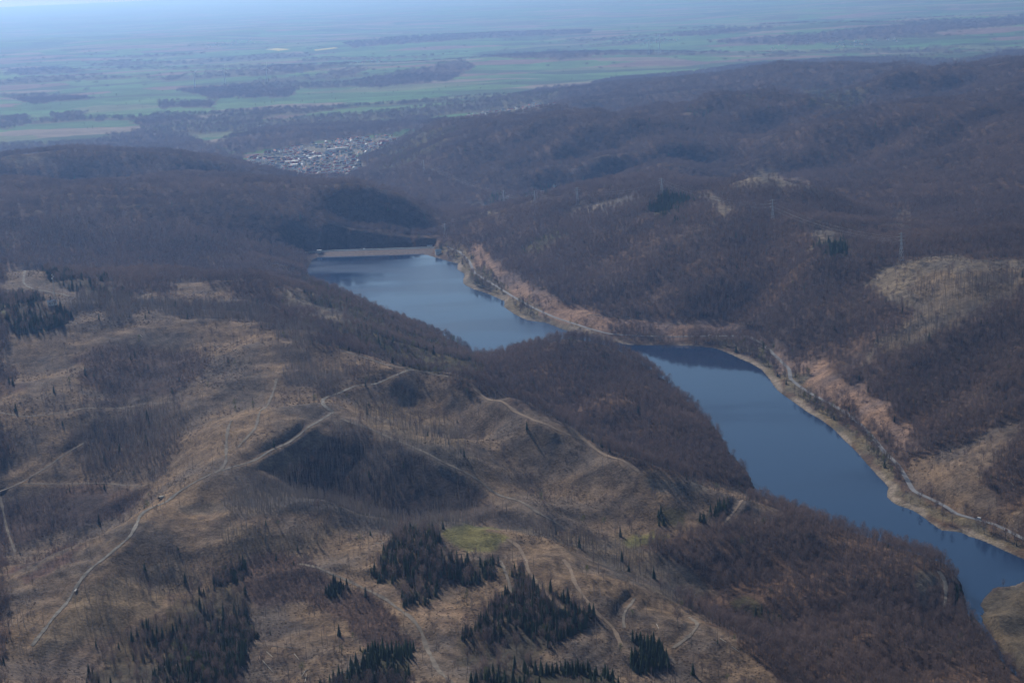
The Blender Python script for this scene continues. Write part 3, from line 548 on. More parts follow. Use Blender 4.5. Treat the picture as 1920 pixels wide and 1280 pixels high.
def clump(seed, n=6):
    r = random.Random(seed); t = TB()
    for k in range(n):
        ox, oy, H, rx = r.uniform(-9, 9), r.uniform(-9, 9), r.uniform(15, 22), r.uniform(3.8, 5.2)
        for i in range(46):
            p = rv(r) * r.uniform(.6, 1); P_ = Vector((ox + p.x * rx, oy + p.y * rx, H * .64 + p.z * H * .36)); d = (p + rv(r) * .6).normalized(); s = rv(r).cross(d).normalized()
            t.tri(P_ - s * .42, P_ + s * .42, P_ + d * r.uniform(1.6, 3.0), 1)
    return t
def deadspruce(seed, part='all', H=20):
    r = random.Random(seed); t = TB()
    if part != 'crown': t.tube((0, 0, -1.5), (r.uniform(-.4, .4), r.uniform(-.4, .4), H), .27, .06, 0, 4)
    if part != 'trunk':
        for i in range(52):
            z = H * (.22 + .76 * i / 52); a = r.uniform(0, 6.28); l = (1 - z / H) * 2.0 + .35; l *= r.uniform(.4, 1); d = Vector((math.cos(a), math.sin(a), r.uniform(-.5, .1)))
            p = Vector((0, 0, z)); t.tri(p + Vector((0, 0, .12)), p - Vector((0, 0, .14)), p + d * l, 0)
    return t
def spruce(seed, part='all', H=17):
    r = random.Random(seed); t = TB(); wd = H * r.uniform(.17, .23)
    if part != 'crown': t.tube((0, 0, -1.5), (0, 0, H * .9), .24, .04, 0, 4)
    if part != 'trunk':
        z = H * .06
        while z < H * .97:
            f = 1 - z / H; rr = wd * (f ** .8) + .15; nb = 9 if f > .3 else 6; a0 = r.random() * 6
            for i in range(nb):
                a = a0 + i * 6.283 / nb + r.uniform(-.2, .2); l = rr * r.uniform(.7, 1.15); d = Vector((math.cos(a), math.sin(a), 0)); s = Vector((-d.y, d.x, 0)); b = Vector((0, 0, z))
                w_ = l * .42; tip = b + d * l + Vector((0, 0, -l * .35)); t.tri(b + d * l * .55 + s * w_, b + Vector((0, 0, .55 + .3 * f)), tip, 1); t.tri(b + Vector((0, 0, .55 + .3 * f)), b + d * l * .55 - s * w_, tip, 1)
            z += .62 + .55 * f
        t.tri((-.12, 0, H * .93), (.12, 0, H * .93), (0, 0, H * 1.03), 1)
    return t
def shrub(seed, n=34, R_=1.3, Hh=1.5):
    r = random.Random(seed); t = TB()
    for i in range(n):
        a = r.uniform(0, 6.28); q = R_ * math.sqrt(r.random()); p = Vector((math.cos(a) * q, math.sin(a) * q, r.uniform(-.1, Hh * .4))); d = (Vector((math.cos(a) * .5, math.sin(a) * .5, 1)) + rv(r) * .5).normalized(); s = rv(r).cross(d).normalized()
        t.tri(p - s * .16, p + s * .16, p + d * r.uniform(.5, Hh), 0)
    return t
def slash(seed):
    r = random.Random(seed); t = TB()
    for i in range(9):
        a = r.gauss(0, .35); l = r.uniform(2, 7); c = Vector((r.uniform(-3, 3), r.uniform(-2, 2), r.uniform(.1, .5))); d = Vector((math.cos(a), math.sin(a), r.gauss(0, .06))); t.tube(c - d * l / 2, c + d * l / 2, .14, .09, 0, 3)
    for i in range(14):
        c = Vector((r.uniform(-3.5, 3.5), r.uniform(-2.2, 2.2), 0)); d = (rv(r) + Vector((0, 0, .5))).normalized(); s = rv(r).cross(d).normalized(); t.tri(c - s * .2, c + s * .2, c + d * r.uniform(.6, 1.5), 0)
    return t

# ------------------------------------------------------------------ a mass of plants: one object, copies set on its own points by geometry nodes
def scatter(name, templates, mats, P, rot, scl, label, cat):
    tv, tf, tm, tid = [], [], [], []
    for k, t in enumerate(templates):
        b = len(tv); tv += t.v; tf += [tuple(i + b for i in f) for f in t.f]; tm += t.m; tid += [k] * len(t.v)
    npts = len(P); me = bpy.data.meshes.new(name)
    me.from_pydata(tv + [tuple(p) for p in P], [], tf)
    for m in mats: me.materials.append(m)
    me.polygons.foreach_set('material_index', tm)
    def attr(nm, ty, data, fld='value'):
        a = me.attributes.new(nm, ty, 'POINT'); a.data.foreach_set(fld, data)
    attr('tid', 'INT', np.concatenate([np.array(tid), np.full(npts, -1)]).astype(np.int32))
    attr('pick', 'INT', np.concatenate([np.zeros(len(tv)), RN.randint(0, len(templates), npts)]).astype(np.int32))
    attr('spin', 'FLOAT', np.concatenate([np.zeros(len(tv)), rot]).astype(np.float32))
    attr('grow', 'FLOAT', np.concatenate([np.ones(len(tv)), scl]).astype(np.float32)); attr('rise', 'FLOAT', np.concatenate([np.ones(len(tv)), np.minimum(scl, 1.15)]).astype(np.float32))
    me.update(); o = link(name, me, 'stuff', label, cat)
    g = bpy.data.node_groups.new(name + '_spread', 'GeometryNodeTree'); g.is_modifier = True
    g.interface.new_socket('Geometry', in_out='INPUT', socket_type='NodeSocketGeometry'); g.interface.new_socket('Geometry', in_out='OUTPUT', socket_type='NodeSocketGeometry')
    nd = g.nodes.new; lk = g.links.new; gi = nd('NodeGroupInput'); go = nd('NodeGroupOutput')
    def named(nm, ty):
        x = nd('GeometryNodeInputNamedAttribute'); x.data_type = ty; x.inputs[0].default_value = nm; return next(s for s in x.outputs if s.enabled and s.name == 'Attribute')
    ta = named('tid', 'INT')
    def sep(k):
        c = nd('FunctionNodeCompare'); c.data_type = 'INT'; c.operation = 'EQUAL'; ins_ = [s for s in c.inputs if s.enabled]; lk(ta, ins_[0]); ins_[1].default_value = k
        s = nd('GeometryNodeSeparateGeometry'); s.domain = 'POINT'; lk(gi.outputs[0], s.inputs[0]); lk(c.outputs[0], s.inputs[1]); return s.outputs[0]
    iop = nd('GeometryNodeInstanceOnPoints'); lk(sep(-1), iop.inputs['Points'])
    j = nd('GeometryNodeJoinGeometry')
    for k in range(len(templates)):
        gti = nd('GeometryNodeGeometryToInstance'); lk(sep(k), gti.inputs[0]); lk(gti.outputs[0], j.inputs[0])
    lk(j.outputs[0], iop.inputs['Instance']); iop.inputs['Pick Instance'].default_value = True; lk(named('pick', 'INT'), iop.inputs['Instance Index'])
    cx_ = nd('ShaderNodeCombineXYZ'); lk(named('spin', 'FLOAT'), cx_.inputs[2]); lk(cx_.outputs[0], iop.inputs['Rotation'])
    sc_ = nd('ShaderNodeCombineXYZ'); gsock = named('grow', 'FLOAT')
    for k in range(2): lk(gsock, sc_.inputs[k])
    lk(named('rise', 'FLOAT'), sc_.inputs[2])
    lk(sc_.outputs[0], iop.inputs['Scale']); lk(iop.outputs[0], go.inputs[0])
    md = o.modifiers.new('spread', 'NODES'); md.node_group = g
    return o
HALF = math.radians(19.6)
CLEARED = [(*ground_at(822, 477)[:2], 34), (*ground_at(822, 482)[:2], 30), (*ground_at(806, 465, rmin=4700)[:2], 30), (*ground_at(98, 571)[:2], 16), (*ground_at(303, 934)[:2], 14)]
def candidates(r0, r1, step, seed):
    rs = np.random.RandomState(seed); xm = r1 * math.sin(HALF)
    xs = np.arange(-xm, xm, step); ys = np.arange(r0 * .9, r1, step); X, Y = np.meshgrid(xs, ys)
    X = (X + rs.uniform(-.5, .5, X.shape) * step * .95).ravel(); Y = (Y + rs.uniform(-.5, .5, Y.shape) * step * .95).ravel()
    r = np.hypot(X, Y); m = (r >= r0) & (r < r1) & (np.abs(np.arctan2(X, Y)) < HALF); X, Y, r = X[m], Y[m], r[m]
    z = height(X, Y); px, py = project(np.stack([X, Y, z], -1)); m = (px > -140) & (px < 2060) & (py < 1440) & (py > -60)
    X, Y, z, r, px, py = X[m], Y[m], z[m], r[m], px[m], py[m]
    dl = np.full(X.shape, 1e4); nn = r < 6500
    if nn.any():
        dl[nn] = seg_dist(X[nn], Y[nn], LAKE, True)[0] * np.where(inpoly(X[nn], Y[nn], LAKE), -1, 1)
    rd = road_dist(X, Y, r); m = (dl > 5) & (rd > 2.0)
    da, dc = dam_uv(X, Y); m &= ~((da > -115) & (da < DLN + 26) & (dc > -75) & (dc < 75))
    for hx, hy, hr in CLEARED: m &= np.hypot(X - hx, Y - hy) > hr
    c = cover(px, py, r, X, Y)
    return X[m], Y[m], z[m], r[m], px[m], py[m], c[m], dl[m], rs
STK = {k: [] for k in ('beech', 'clump', 'dead', 'spruce', 'leaf', 'shrub', 'straw', 'slash')}
def put(kind, X, Y, Z, s): 
    STK[kind].append(np.stack([X, Y, Z, s], -1))
def sow(r0, r1, step, seed, rules):
    X, Y, z, r, px, py, c, dl, rs = candidates(r0, r1, step, seed)
    gap = fbm(X + 31, Y + 57, 90, 3)
    farbank = X > np.interp(Y, NEARL[:, 1], NEARL[:, 0])
    for kind, cls, dens, (s0, s1), gate in rules:
        dm = np.zeros(20)
        for k, v in (cls.items() if isinstance(cls, dict) else [(q, dens) for q in cls]): dm[k] = v
        q = dm[c] * np.clip(1 + gate * (gap - .5) * 5, 0, 2)
        q = np.where((dl < 13) & farbank & (r < 6000), 0, q)
        m = (rs.rand(len(X)) < q) & ((c > 0))
        put(kind, X[m], Y[m], z[m] - .2, rs.uniform(s0, s1, m.sum()))
F_, G_ = None, None
sow(1150, 3000, 7.2, 1, [('beech', {BEECH: .80, MIXED: .50, SCRUB: .0, CONMIX: .30, SHOREW: .34, DEAD: .06, DEADTHIN: .03, CUT: .006, BANK: .07, GRASS: .05}, 0, (.5, 1.12), .35), ('beech', {SCRUB: .95, CONMIX: .30, HEATH: .4, CUT: .05, DEAD: .25, TAN: .02}, 0, (.26, .56), .7),
  ('leaf', {MIXED: .16, SHOREW: .22, BEECH: .010, CONMIX: .04, CUT: .004}, 0, (.40, .78), .9)])
sow(1150, 3300, 5.2, 2, [('dead', {DEAD: .95, FRINGE: 1.6, DEADTHIN: .45, CONMIX: .16, CUT: .045, MIXED: .10, BEECH: .02, GRASS: .02, SCRUB: .05}, 0, (.55, 1.02), .7),
  ('spruce', {SPRUCE: .85, CONMIX: .50, MIXED: .05, BEECH: .005, DEAD: .006, CUT: .0015, SHOREW: .012, SCRUB: .006, DEADTHIN: .006}, 0, (.30, .92), 1.1)])
sow(1150, 2300, 4.6, 3, [('shrub', {CUT: .30, TAN: .20, GRASS: .12, DEADTHIN: .3, DEAD: .25, HEATH: .7, BANK: .06, SCRUB: .4, MARSH: .04, CONMIX: .3}, 0, (.25, .95), 2.6), ('straw', {CUT: .14, TAN: .30, GRASS: .30, DEADTHIN: .12, MEADOW: .06, MARSH: .25}, 0, (.4, 1.1), -1.0), ('slash', {CUT: .028, TAN: .02, DEADTHIN: .02, SCRUB: .01}, 0, (.5, 1.1), 1.5)])
sow(2300, 4000, 8.0, 4, [('shrub', {CUT: .38, TAN: .2, GRASS: .18, DEADTHIN: .3, BANK: .08, SCRUB: .3, SHOREW: .3}, 0, (.6, 1.5), 2.2), ('straw', {CUT: .12, GRASS: .25}, 0, (.7, 1.5), -1)])
sow(3000, 4800, 8.2, 5, [('beech', {BEECH: .82, MIXED: .45, SCRUB: .3, CONMIX: .3, SHOREW: .32, DEAD: .1, DEADTHIN: .04, BANK: .06, GRASS: .10}, 0, (.6, 1.15), .35), ('leaf', {MIXED: .14, SHOREW: .22, BEECH: .008}, 0, (.45, .8), .9), ('dead', {DEAD: .5, DEADTHIN: .35, CUT: .02}, 0, (.6, 1), .5), ('spruce', {SPRUCE: .95, CONMIX: .5, MIXED: .05, BEECH: .003, SHOREW: .02}, 0, (.5, 1.15), .9)])
sow(4800, 8200, 21, 6, [('clump', {BEECH: .95, MIXED: .7, SCRUB: .6, CONMIX: .4, SHOREW: .5}, 0, (.85, 1.2), .15), ('leaf', {MIXED: .3, TOWN: .03, BEECH: .012}, 0, (.6, 1.0), .9), ('spruce', {SPRUCE: .9, CONMIX: .6, BEECH: .012, TOWN: .01}, 0, (.8, 1.5), .9)])
sow(8200, 15000, 34, 7, [('clump', {BEECH: .9, MIXED: .5, CONMIX: .3}, 0, (1.2, 1.75), .2), ('leaf', {MIXED: .3, TOWN: .035, PLAIN: .008}, 0, (.8, 1.4), .5), ('spruce', {SPRUCE: .9, CONMIX: .9, BEECH: .01}, 0, (1, 1.8), .9)])
sow(15000, 26000, 80, 8, [('clump', {BEECH: .75, MIXED: .45, PLAIN: .012}, 0, (2.2, 3.4), .2)])
for k in STK: STK[k] = np.concatenate(STK[k]) if STK[k] else np.zeros((0, 4))
print({k: len(v) for k, v in STK.items()}, time.time() - T0)

# the individual trees: of each kind those that show largest
def pick_nearest(kind, nmax, rmin=1250, pymin=0):
    A_ = STK[kind]; px, py = project(A_[:, :3]); r = np.hypot(A_[:, 0], A_[:, 1])
    ok = (px > 5) & (px < 1915) & (py > pymin) & (py < 1279) & (A_[:, 3] > .5)
    idx = np.nonzero(ok)[0]; idx = idx[np.argsort((r / A_[:, 3])[idx])[:nmax]]
    m = np.zeros(len(A_), bool); m[idx] = True; STK[kind] = A_[~m]; return A_[m], px[m], py[m]
def plant(kind, nmax, maker, mats, name, labeller, cat, group):
    A_, px, py = pick_nearest(kind, nmax)
    protos = [(maker(s, 'trunk').mesh('trunk', mats), maker(s, 'crown').mesh('crown', mats)) for s in range(40, 45)]
    for i in range(len(A_)):
        x, y, z, s = A_[i]; e = bpy.data.objects.new(name, None); COL.objects.link(e); e.location = (x, y, z); e.rotation_euler = (0, 0, rnd.uniform(0, 6.28)); e.scale = (s, s, s)
        e['label'] = sz(s) + labeller(px[i], py[i]); e['category'] = cat; e['group'] = group; e.empty_display_size = 1
        tr, cr_ = protos[i % 5]; link('trunk', tr, parent=e); link('crown', cr_, parent=e)
def sz(s): return 'tall ' if s > .92 else 'small ' if s < .66 else 'middling '
def spruce_lab(x, y):
    if x < 520: return 'dark green spruce in the wooded belt below the grey dead trees'
    if x < 700: return 'dark green spruce beside the brown scrub hollow'
    if x < 845 and y > 1190: return 'dark green spruce at the foot of the winding dirt track'
    if y < 1060 and x < 960: return 'dark green spruce just under the yellow green knoll'
    if x < 1080: return 'dark green spruce in the long stand descending from the knoll'
    return 'dark green spruce beside the felling track on the stump slope'
def dead_lab(x, y):
    if x < 420: return 'grey dead spruce standing beside the gravel track spur'
    if x < 900: return 'grey dead spruce among the living spruces near the dirt track'
    return 'grey dead spruce on the slope under the orange earth track'
def beech_lab(x, y):
    if x < 640: return 'bare brown deciduous tree in the mixed belt below the dead stand'
    if x < 1200: return 'bare brown deciduous tree among the spruces under the knoll'
    return 'bare brown beech at the lower end of the wooded slope above the stream'
plant('spruce', 300, lambda s, p: spruce(s, p), [M['sbark'], M['needle']], 'spruce_tree', spruce_lab, 'spruce', 'living spruces on the near slopes')
plant('dead', 200, lambda s, p: deadspruce(s, p), [M['deadwood']], 'dead_spruce_tree', dead_lab, 'dead tree', 'dead spruces on the near slopes')
plant('beech', 200, lambda s, p: beech(s, part=p), [M['bark'], M['twig']], 'bare_tree', beech_lab, 'tree', 'bare trees on the near slopes')
def mass(kind, name, templates, mats, label, cat):
    A_ = STK[kind]
    if len(A_): scatter(name, templates, mats, A_[:, :3], RN.uniform(0, 6.28, len(A_)) if kind != 'slash' else RN.normal(.2, .25, len(A_)), A_[:, 3], label, cat)
mass('beech', 'beech_forest', [beech(s) for s in range(6)], [M['bark'], M['twig']], 'leafless brown beech forest covering the slopes round the lake', 'forest')
mass('clump', 'distant_forest', [clump(s) for s in range(6)], [M['bark'], M['twig']], 'far leafless forest on the hills beyond the dam', 'forest')
mass('dead', 'dead_forest', [deadspruce(s) for s in range(5)], [M['deadwood']], 'grey dead spruce forest on the cleared slopes', 'dead forest')
mass('spruce', 'spruce_forest', [spruce(s) for s in range(5)], [M['sbark'], M['needle']], 'dark green spruce patches scattered over the hills', 'forest')
mass('leaf', 'budding_forest', [beech(s, n=170, W=.24) for s in range(20, 24)], [M['bark'], M['leaf']], 'pale green budding trees along the shore and side valleys', 'forest')
mass('shrub', 'brushwood', [shrub(s) for s in range(5)], [M['shrub']], 'low brown brush on the clear felled ground', 'brush')
mass('straw', 'dry_grass', [shrub(s, 26, 1.6, .8) for s in range(60, 64)], [M['straw']], 'pale dry grass tufts on the clear felled ground', 'grass')
mass('slash', 'felling_debris', [slash(s) for s in range(5)], [M['slash']], 'grey felling debris strewn over the stump slopes', 'debris')
print('plants', time.time() - T0)

# ------------------------------------------------------------------ built things
def root(name, loc, rz, label, cat, group=None, scale=1):
    e = bpy.data.objects.new(name, None); COL.objects.link(e); e.location = tuple(loc); e.rotation_euler = (0, 0, rz); e.scale = (scale,) * 3
    e['label'] = label; e['category'] = cat
    if group: e['group'] = group
    return e
def part(name, t, m, parent): return link(name, t.mesh(name, m if isinstance(m, list) else [m]), parent=parent)
def clone(src, **kw):
    e = src.copy(); COL.objects.link(e)
    for k, v in kw.items():
        if k in ('label', 'group'): e[k] = v
        else: setattr(e, k, v)
    for ch in src.children:
        c = ch.copy(); COL.objects.link(c); c.parent = e
        for g_ in ch.children:
            d = g_.copy(); COL.objects.link(d); d.parent = c
    return e

# dam: straight embankment with a crest road, spillway bridge and gate house at its left end
dam = root('dam', (dA[0], dA[1], 0), drz, 'long straight embankment dam with pale crest road closing the lake', 'dam')
def prism(t, prof, x0, x1, m):
    k = len(t.v); q = len(prof)
    for x in (x0, x1):
        for (y, z) in prof: t.v.append((x, y, z))
    for i in range(q): j = (i + 1) % q; t.f.append((k + i, k + j, k + q + j, k + q + i)); t.m.append(m[i] if isinstance(m, (list, tuple)) else m)
    t.f.append(tuple(range(k + q - 1, k - 1, -1))); t.m.append(0); t.f.append(tuple(range(k + q, k + 2 * q))); t.m.append(0)
t = TB(); prism(t, [(-120, -20), (-46, -.4), (-9, 8.0), (0, 8.6), (6, 8.6), (130, -60), (40, -60)], -18, DLN + 30, [0, 0, 0, 0, 1, 1, 1]); part('embankment', t, [M['riprap'], M['damgrass']], dam)
t = TB(); prism(t, [(-4.2, 8.62), (4.2, 8.62), (4.2, 8.95), (-4.2, 8.95)], -16, DLN + 26, 0); part('crest_road', t, M['crest'], dam)
for yy in (-4.8, 4.8):
    t = TB(); prism(t, [(yy - .45, 8.3), (yy + .45, 8.3), (yy + .45, 10.2), (yy - .45, 10.2)], -14, DLN + 24, 0); part('parapet', t, M['concrete'], dam)
t = TB(); prism(t, [(-11.5, 6.2), (-8.2, 8.75), (-7.2, 8.75), (-10.5, 5.6)], -14, DLN + 20, 0); part('wave_wall', t, M['concrete'], dam)
spw = root('spillway_bridge', (dA[0], dA[1], 0), drz, 'pale concrete spillway bridge curving away from the dam gatehouse', 'bridge')
cpts = []
for i in range(13):
    a = i / 12; cpts.append(Vector((-14 - 72 * a, -10 * a * a - 2 * a, 8.0)))
t = TB(); tw = TB()
for i in range(12):
    p, q = cpts[i], cpts[i + 1]; mid = (p + q) / 2; L_ = (q - p).length + .2; rz_ = math.atan2(q.y - p.y, q.x - p.x)
    t.box((mid.x, mid.y, 8.0), (L_, 7, 1.0), 0, rz_); tw.box((mid.x, mid.y - 3.6, 9.1), (L_, .5, 1.2), 0, rz_)
part('deck', t, M['concrete'], spw); part('parapet', tw, M['concrete'], spw)
for i in range(1, 12, 2):
    t = TB(); t.box((cpts[i].x, cpts[i].y, 2.5), (1.6, 6, 10), 0); part('pier', t, M['concrete'], spw)
t = TB(); t.box((-50, 6, 1.5), (74, 3, 7), 0, .15); part('weir_sill', t, M['concrete'], spw)
gh = root('gatehouse', (dA[0], dA[1], 0), drz, 'small pale gatehouse with overhanging flat roof at the dam end', 'gatehouse')
t = TB(); t.box((-9, -12, 4), (9, 9, 18), 0); part('tower', t, M['plaster'], gh)
t = TB(); t.box((-9, -12, 13.6), (13, 13, 1.2), 0); part('roof', t, M['paleroof'], gh)
for yy in (-2.4, 2.4):
    t = TB(); t.box((-9 + yy, -16.55, 10.4), (2, .2, 2.4), 0); part('window', t, M['glass'], gh)

# houses
def gable(lx, ly, h, rh, over=.0):
    t = TB(); x, y = lx / 2, ly / 2
    t.v = [(-x, -y, -3), (x, -y, -3), (x, y, -3), (-x, y, -3), (-x, -y, h), (x, -y, h), (x, y, h), (-x, y, h), (-x, 0, h + rh), (x, 0, h + rh)]
    t.f = [(0, 1, 5, 4), (2, 3, 7, 6), (1, 2, 6, 9, 5), (3, 0, 4, 8, 7), (4, 5, 9, 8), (6, 7, 8, 9), (3, 2, 1, 0)]; t.m = [0, 0, 0, 0, 1, 1, 0]; return t
HV = []
for (lx, ly, h, rh) in ((15, 11, 7, 5), (21, 12, 8, 5), (13, 10, 6, 5)):
    for wl, rf, nm in (('plaster', 'redroof', 'white walled red roofed'), ('plaster', 'greyroof', 'white walled slate roofed'), ('cream', 'brownroof', 'cream walled brown roofed'), ('plaster', 'paleroof', 'white walled pale roofed')):
        HV.append((gable(lx, ly, h, rh).mesh('house', [M[wl], M[rf]]), nm, gable(lx, ly, h, rh), wl, rf))
def houses(poly, rmin, step, seed, place, limit, group, dens=.8):
    rs = np.random.RandomState(seed); c = np.array([ground_at(*p, rmin=rmin) for p in poly]); lo, hi = c[:, :2].min(0) - 200, c[:, :2].max(0) + 200
    X, Y = np.meshgrid(np.arange(lo[0], hi[0], step), np.arange(lo[1], hi[1], step * 1.25)); X = (X + rs.uniform(-.3, .3, X.shape) * step).ravel(); Y = (Y + rs.uniform(-.3, .3, Y.shape) * step).ravel()
    Z = height(X, Y); px, py = project(np.stack([X, Y, Z], -1)); m = inpoly(px, py, poly) & (np.hypot(X, Y) > rmin) & (rs.rand(len(X)) < dens) & (fbm(X, Y, 160, 2) > .40); X, Y, Z = X[m], Y[m], Z[m]
    o_ = np.argsort(np.hypot(X, Y)); X, Y, Z = X[o_], Y[o_], Z[o_]; rest = TB()
    for i in range(len(X)):
        k = rs.choice(len(HV), p=np.tile([.5, .15, .17, .18], 3) / 3); me_, nm, tb, wl, rf = HV[k]; rz_ = .3 + rs.normal(0, .25) + (math.pi / 2 if rs.rand() < .4 else 0)
        if i < limit:
            zone = ['', ', in its nearest rows', ', in its middle rows'][0 if limit < 100 else 1 + (i > 100)]; o = link('house', me_, None, ('small ', 'long ', 'compact ')[k // 4] + nm + ' house ' + place + (zone and (' beside the river meadows' if i <= 100 else ' nearer the pale factory halls')), 'house', group); o.location = (X[i], Y[i], Z[i] + .2); o.rotation_euler = (0, 0, rz_)
        else:
            b = len(rest.v); cs, sn = math.cos(rz_), math.sin(rz_); rest.v += [(X[i] + a * cs - b_ * sn, Y[i] + a * sn + b_ * cs, Z[i] + .2 + c_) for a, b_, c_ in tb.v]
            rest.f += [tuple(q + b for q in f) for f in tb.f]; mm = {'plaster': 0, 'cream': 1, 'redroof': 2, 'greyroof': 3, 'brownroof': 4, 'paleroof': 5}; rest.m += [mm[wl] if q == 0 else mm[rf] for q in tb.m]
    print(place, len(X)); return rest
RESTM = [M[k] for k in ('plaster', 'cream', 'redroof', 'greyroof', 'brownroof', 'paleroof')]
def rest_town(t, name, label):
    if t.f: link(name, t.mesh(name, RESTM), 'stuff', label, 'houses')
rest_town(houses(TOWNPX, 7000, 25, 5, 'in the valley town', 205, 'houses of the valley town'), 'town_houses', 'further roofs of the valley town below the dam')
rest_town(houses(TOWN2PX, 8500, 40, 6, 'in the village behind the wooded spur', 60, 'houses of the village behind the spur', .6), 'village_houses', 'further roofs of the village behind the wooded spur')
rest_town(houses([(890,388),(915,372),(945,366),(930,385),(905,398)], 5200, 34, 8, 'in the hamlet under the pylons', 14, 'houses of the hamlet under the pylons', .6), 'hamlet_houses', 'further roofs of the hamlet')
rest_town(houses([(975,375),(1005,355),(1045,348),(1035,362),(1000,378)], 5200, 36, 9, 'on the slope above the hamlet', 10, 'houses above the hamlet', .5), 'slope_houses', 'further roofs above the hamlet')
for i_, (poly, dn) in enumerate((([(430,240),(500,232),(600,226),(600,230),(500,238)], .3), ([(1420,88),(1500,82),(1680,72),(1760,74),(1600,88),(1450,95)], .35), ([(1150,78),(1240,72),(1300,74),(1200,84)], .3), ([(640,118),(700,112),(720,116),(650,122)], .4), ([(380,80),(470,74),(480,82),(390,90)], .3))):
    tt = houses(poly, 9000, 62, 30 + i_, 'far', 0, '', dn); rest_town(tt, 'far_village', ['row of farm roofs at the edge of the fields', 'long pale far village below the blue ridge', 'small far village among green fields', 'far village beside the dark wood', 'far village near the yellow fields'][i_])
for (px, py, lx, ly, rz_, lab) in ((548,305,70,34,.4,'long pale factory hall'), (572,300,90,40,.4,'wide flat roofed factory hall'), (556,311,60,30,.35,'low factory hall'), (600,296,80,32,.45,'pale flat roofed depot hall'), (622,286,44,18,.3,'tall white clinic block'), (640,284,60,20,.3,'cream school block')):
    p = ground_at(px, py, rmin=7000); h = 18 if 'block' in lab else 8
    e = root('factory_hall' if 'hall' in lab else 'apartment_block', p, rz_, lab + ' in the middle of the valley town', 'building')
    t = TB(); t.box((0, 0, h / 2 - 2), (lx, ly, h + 4), 0); part('wall', t, M['plaster'] if 'school' not in lab else M['cream'], e); t = TB(); t.box((0, 0, h + .5), (lx + 1, ly + 1, 1), 0); part('roof', t, M['paleroof'], e)
def villa(px, py, z, rz_, lx, ly, h, rf, lab):
    p = ground_at(px, py, rmin=1200); e = root('house', p, rz_, lab, 'house')
    x, y = lx / 2, ly / 2; t = TB(); t.box((0, 0, h / 2 - 1.5), (lx, ly, h + 3), 0); w_ = part('wall', t, M['plaster'], e)
    t = TB(); X, Y = x + .5, y + .6; t.v = [(-X, -Y, h), (X, -Y, h), (X, Y, h), (-X, Y, h), (-X, 0, h + ly * .42), (X, 0, h + ly * .42)]; t.f = [(0, 1, 5, 4), (2, 3, 4, 5), (1, 2, 5), (3, 0, 4), (3, 2, 1, 0)]; t.m = [0] * 5; part('roof', t, M[rf], e)
    for k in range(3):
        t = TB(); t.box(((k - 1) * lx * .3, -y - .03, h * .55), (1.5, .1, 1.6), 0); part('window', t, M['glass'], e)
    return e
villa(822, 476, 8, .25, 16, 11, 9, 'paleroof', 'white house on the shore beside the right end of the dam')
villa(806, 464, 8, .1, 14, 8, 4, 'paleroof', 'small pale roofed kiosk at the right dam end')
villa(98, 571, 0, .3, 16, 9, 5, 'paleroof', 'pale roofed hut under the radio mast among spruces')

# pylons
def bar(t, a, b, r): t.tube(a, b, r, r, 0, 4)
def pylon_root(px, py, H, label, rz_, rmin):
    p = ground_at(px, py, rmin=rmin); e = root('power_pylon', p, rz_, label, 'pylon', 'pylons of the power line')
    b0, b1 = 4.2, .9; zs = [0, H * .2, H * .38, H * .54, H * .68, H * .8, H * .9, H]
    def wdt(z): return b0 + (b1 - b0) * min(1, z / (H * .72))
    for sx_, sy_ in ((1, 1), (1, -1), (-1, -1), (-1, 1)):
        t = TB()
        for z0, z1 in zip(zs[:-1], zs[1:]): bar(t, (sx_ * wdt(z0), sy_ * wdt(z0), z0 - (2 if z0 == 0 else 0)), (sx_ * wdt(z1), sy_ * wdt(z1), z1), .36)
        part('leg', t, M['steel'], e)
    t = TB()
    for z0, z1 in zip(zs[:-1], zs[1:]):
        a, b = wdt(z0), wdt(z1)
        for (p0, p1) in (((1, 1), (1, -1)), ((1, -1), (-1, -1)), ((-1, -1), (-1, 1)), ((-1, 1), (1, 1))):
            bar(t, (p0[0] * a, p0[1] * a, z0), (p1[0] * b, p1[1] * b, z1), .18); bar(t, (p1[0] * a, p1[1] * a, z0), (p0[0] * b, p0[1] * b, z1), .18)
    part('bracing', t, M['steel'], e)
    for z_, l in ((H * .72, 8), (H * .84, 10.5), (H * .95, 7)):
        t = TB()
        for y_ in (-.7, .7):
            bar(t, (-l, 0, z_ + .3), (l, 0, z_ + .3), .22); bar(t, (-l, 0, z_), (0, y_, z_ + 2.4), .18); bar(t, (l, 0, z_), (0, y_, z_ + 2.4), .18)
        ca = part('cross_arm', t, M['steel'], e)
        for x_ in (-l, l):
            t = TB(); bar(t, (x_, 0, z_), (x_, 0, z_ - 2.6), .2); part('insulator', t, M['glass'], ca)
    return p, H
PY = [(795,322,46,'lattice pylon on the far wooded hillside above the town',5500),(835,445,40,'lattice pylon behind the right end of the dam',4300),(945,384,50,'lattice pylon standing over the hamlet',5000),(1003,386,44,'lattice pylon on the slope beside the hamlet',4400),(1083,385,50,'lattice pylon at the edge of the pale strip clearing',4000),(1241,364,42,'lattice pylon beside the dark spruce clump on the summit',3800),(1449,424,62,'tall lattice pylon below the grassy knoll',3000),(1690,490,58,'lattice pylon at the corner of the pale cleared hillside',2800)]
pz = [pylon_root(x, y, H, lab, .35, rm) for x, y, H, lab, rm in PY]
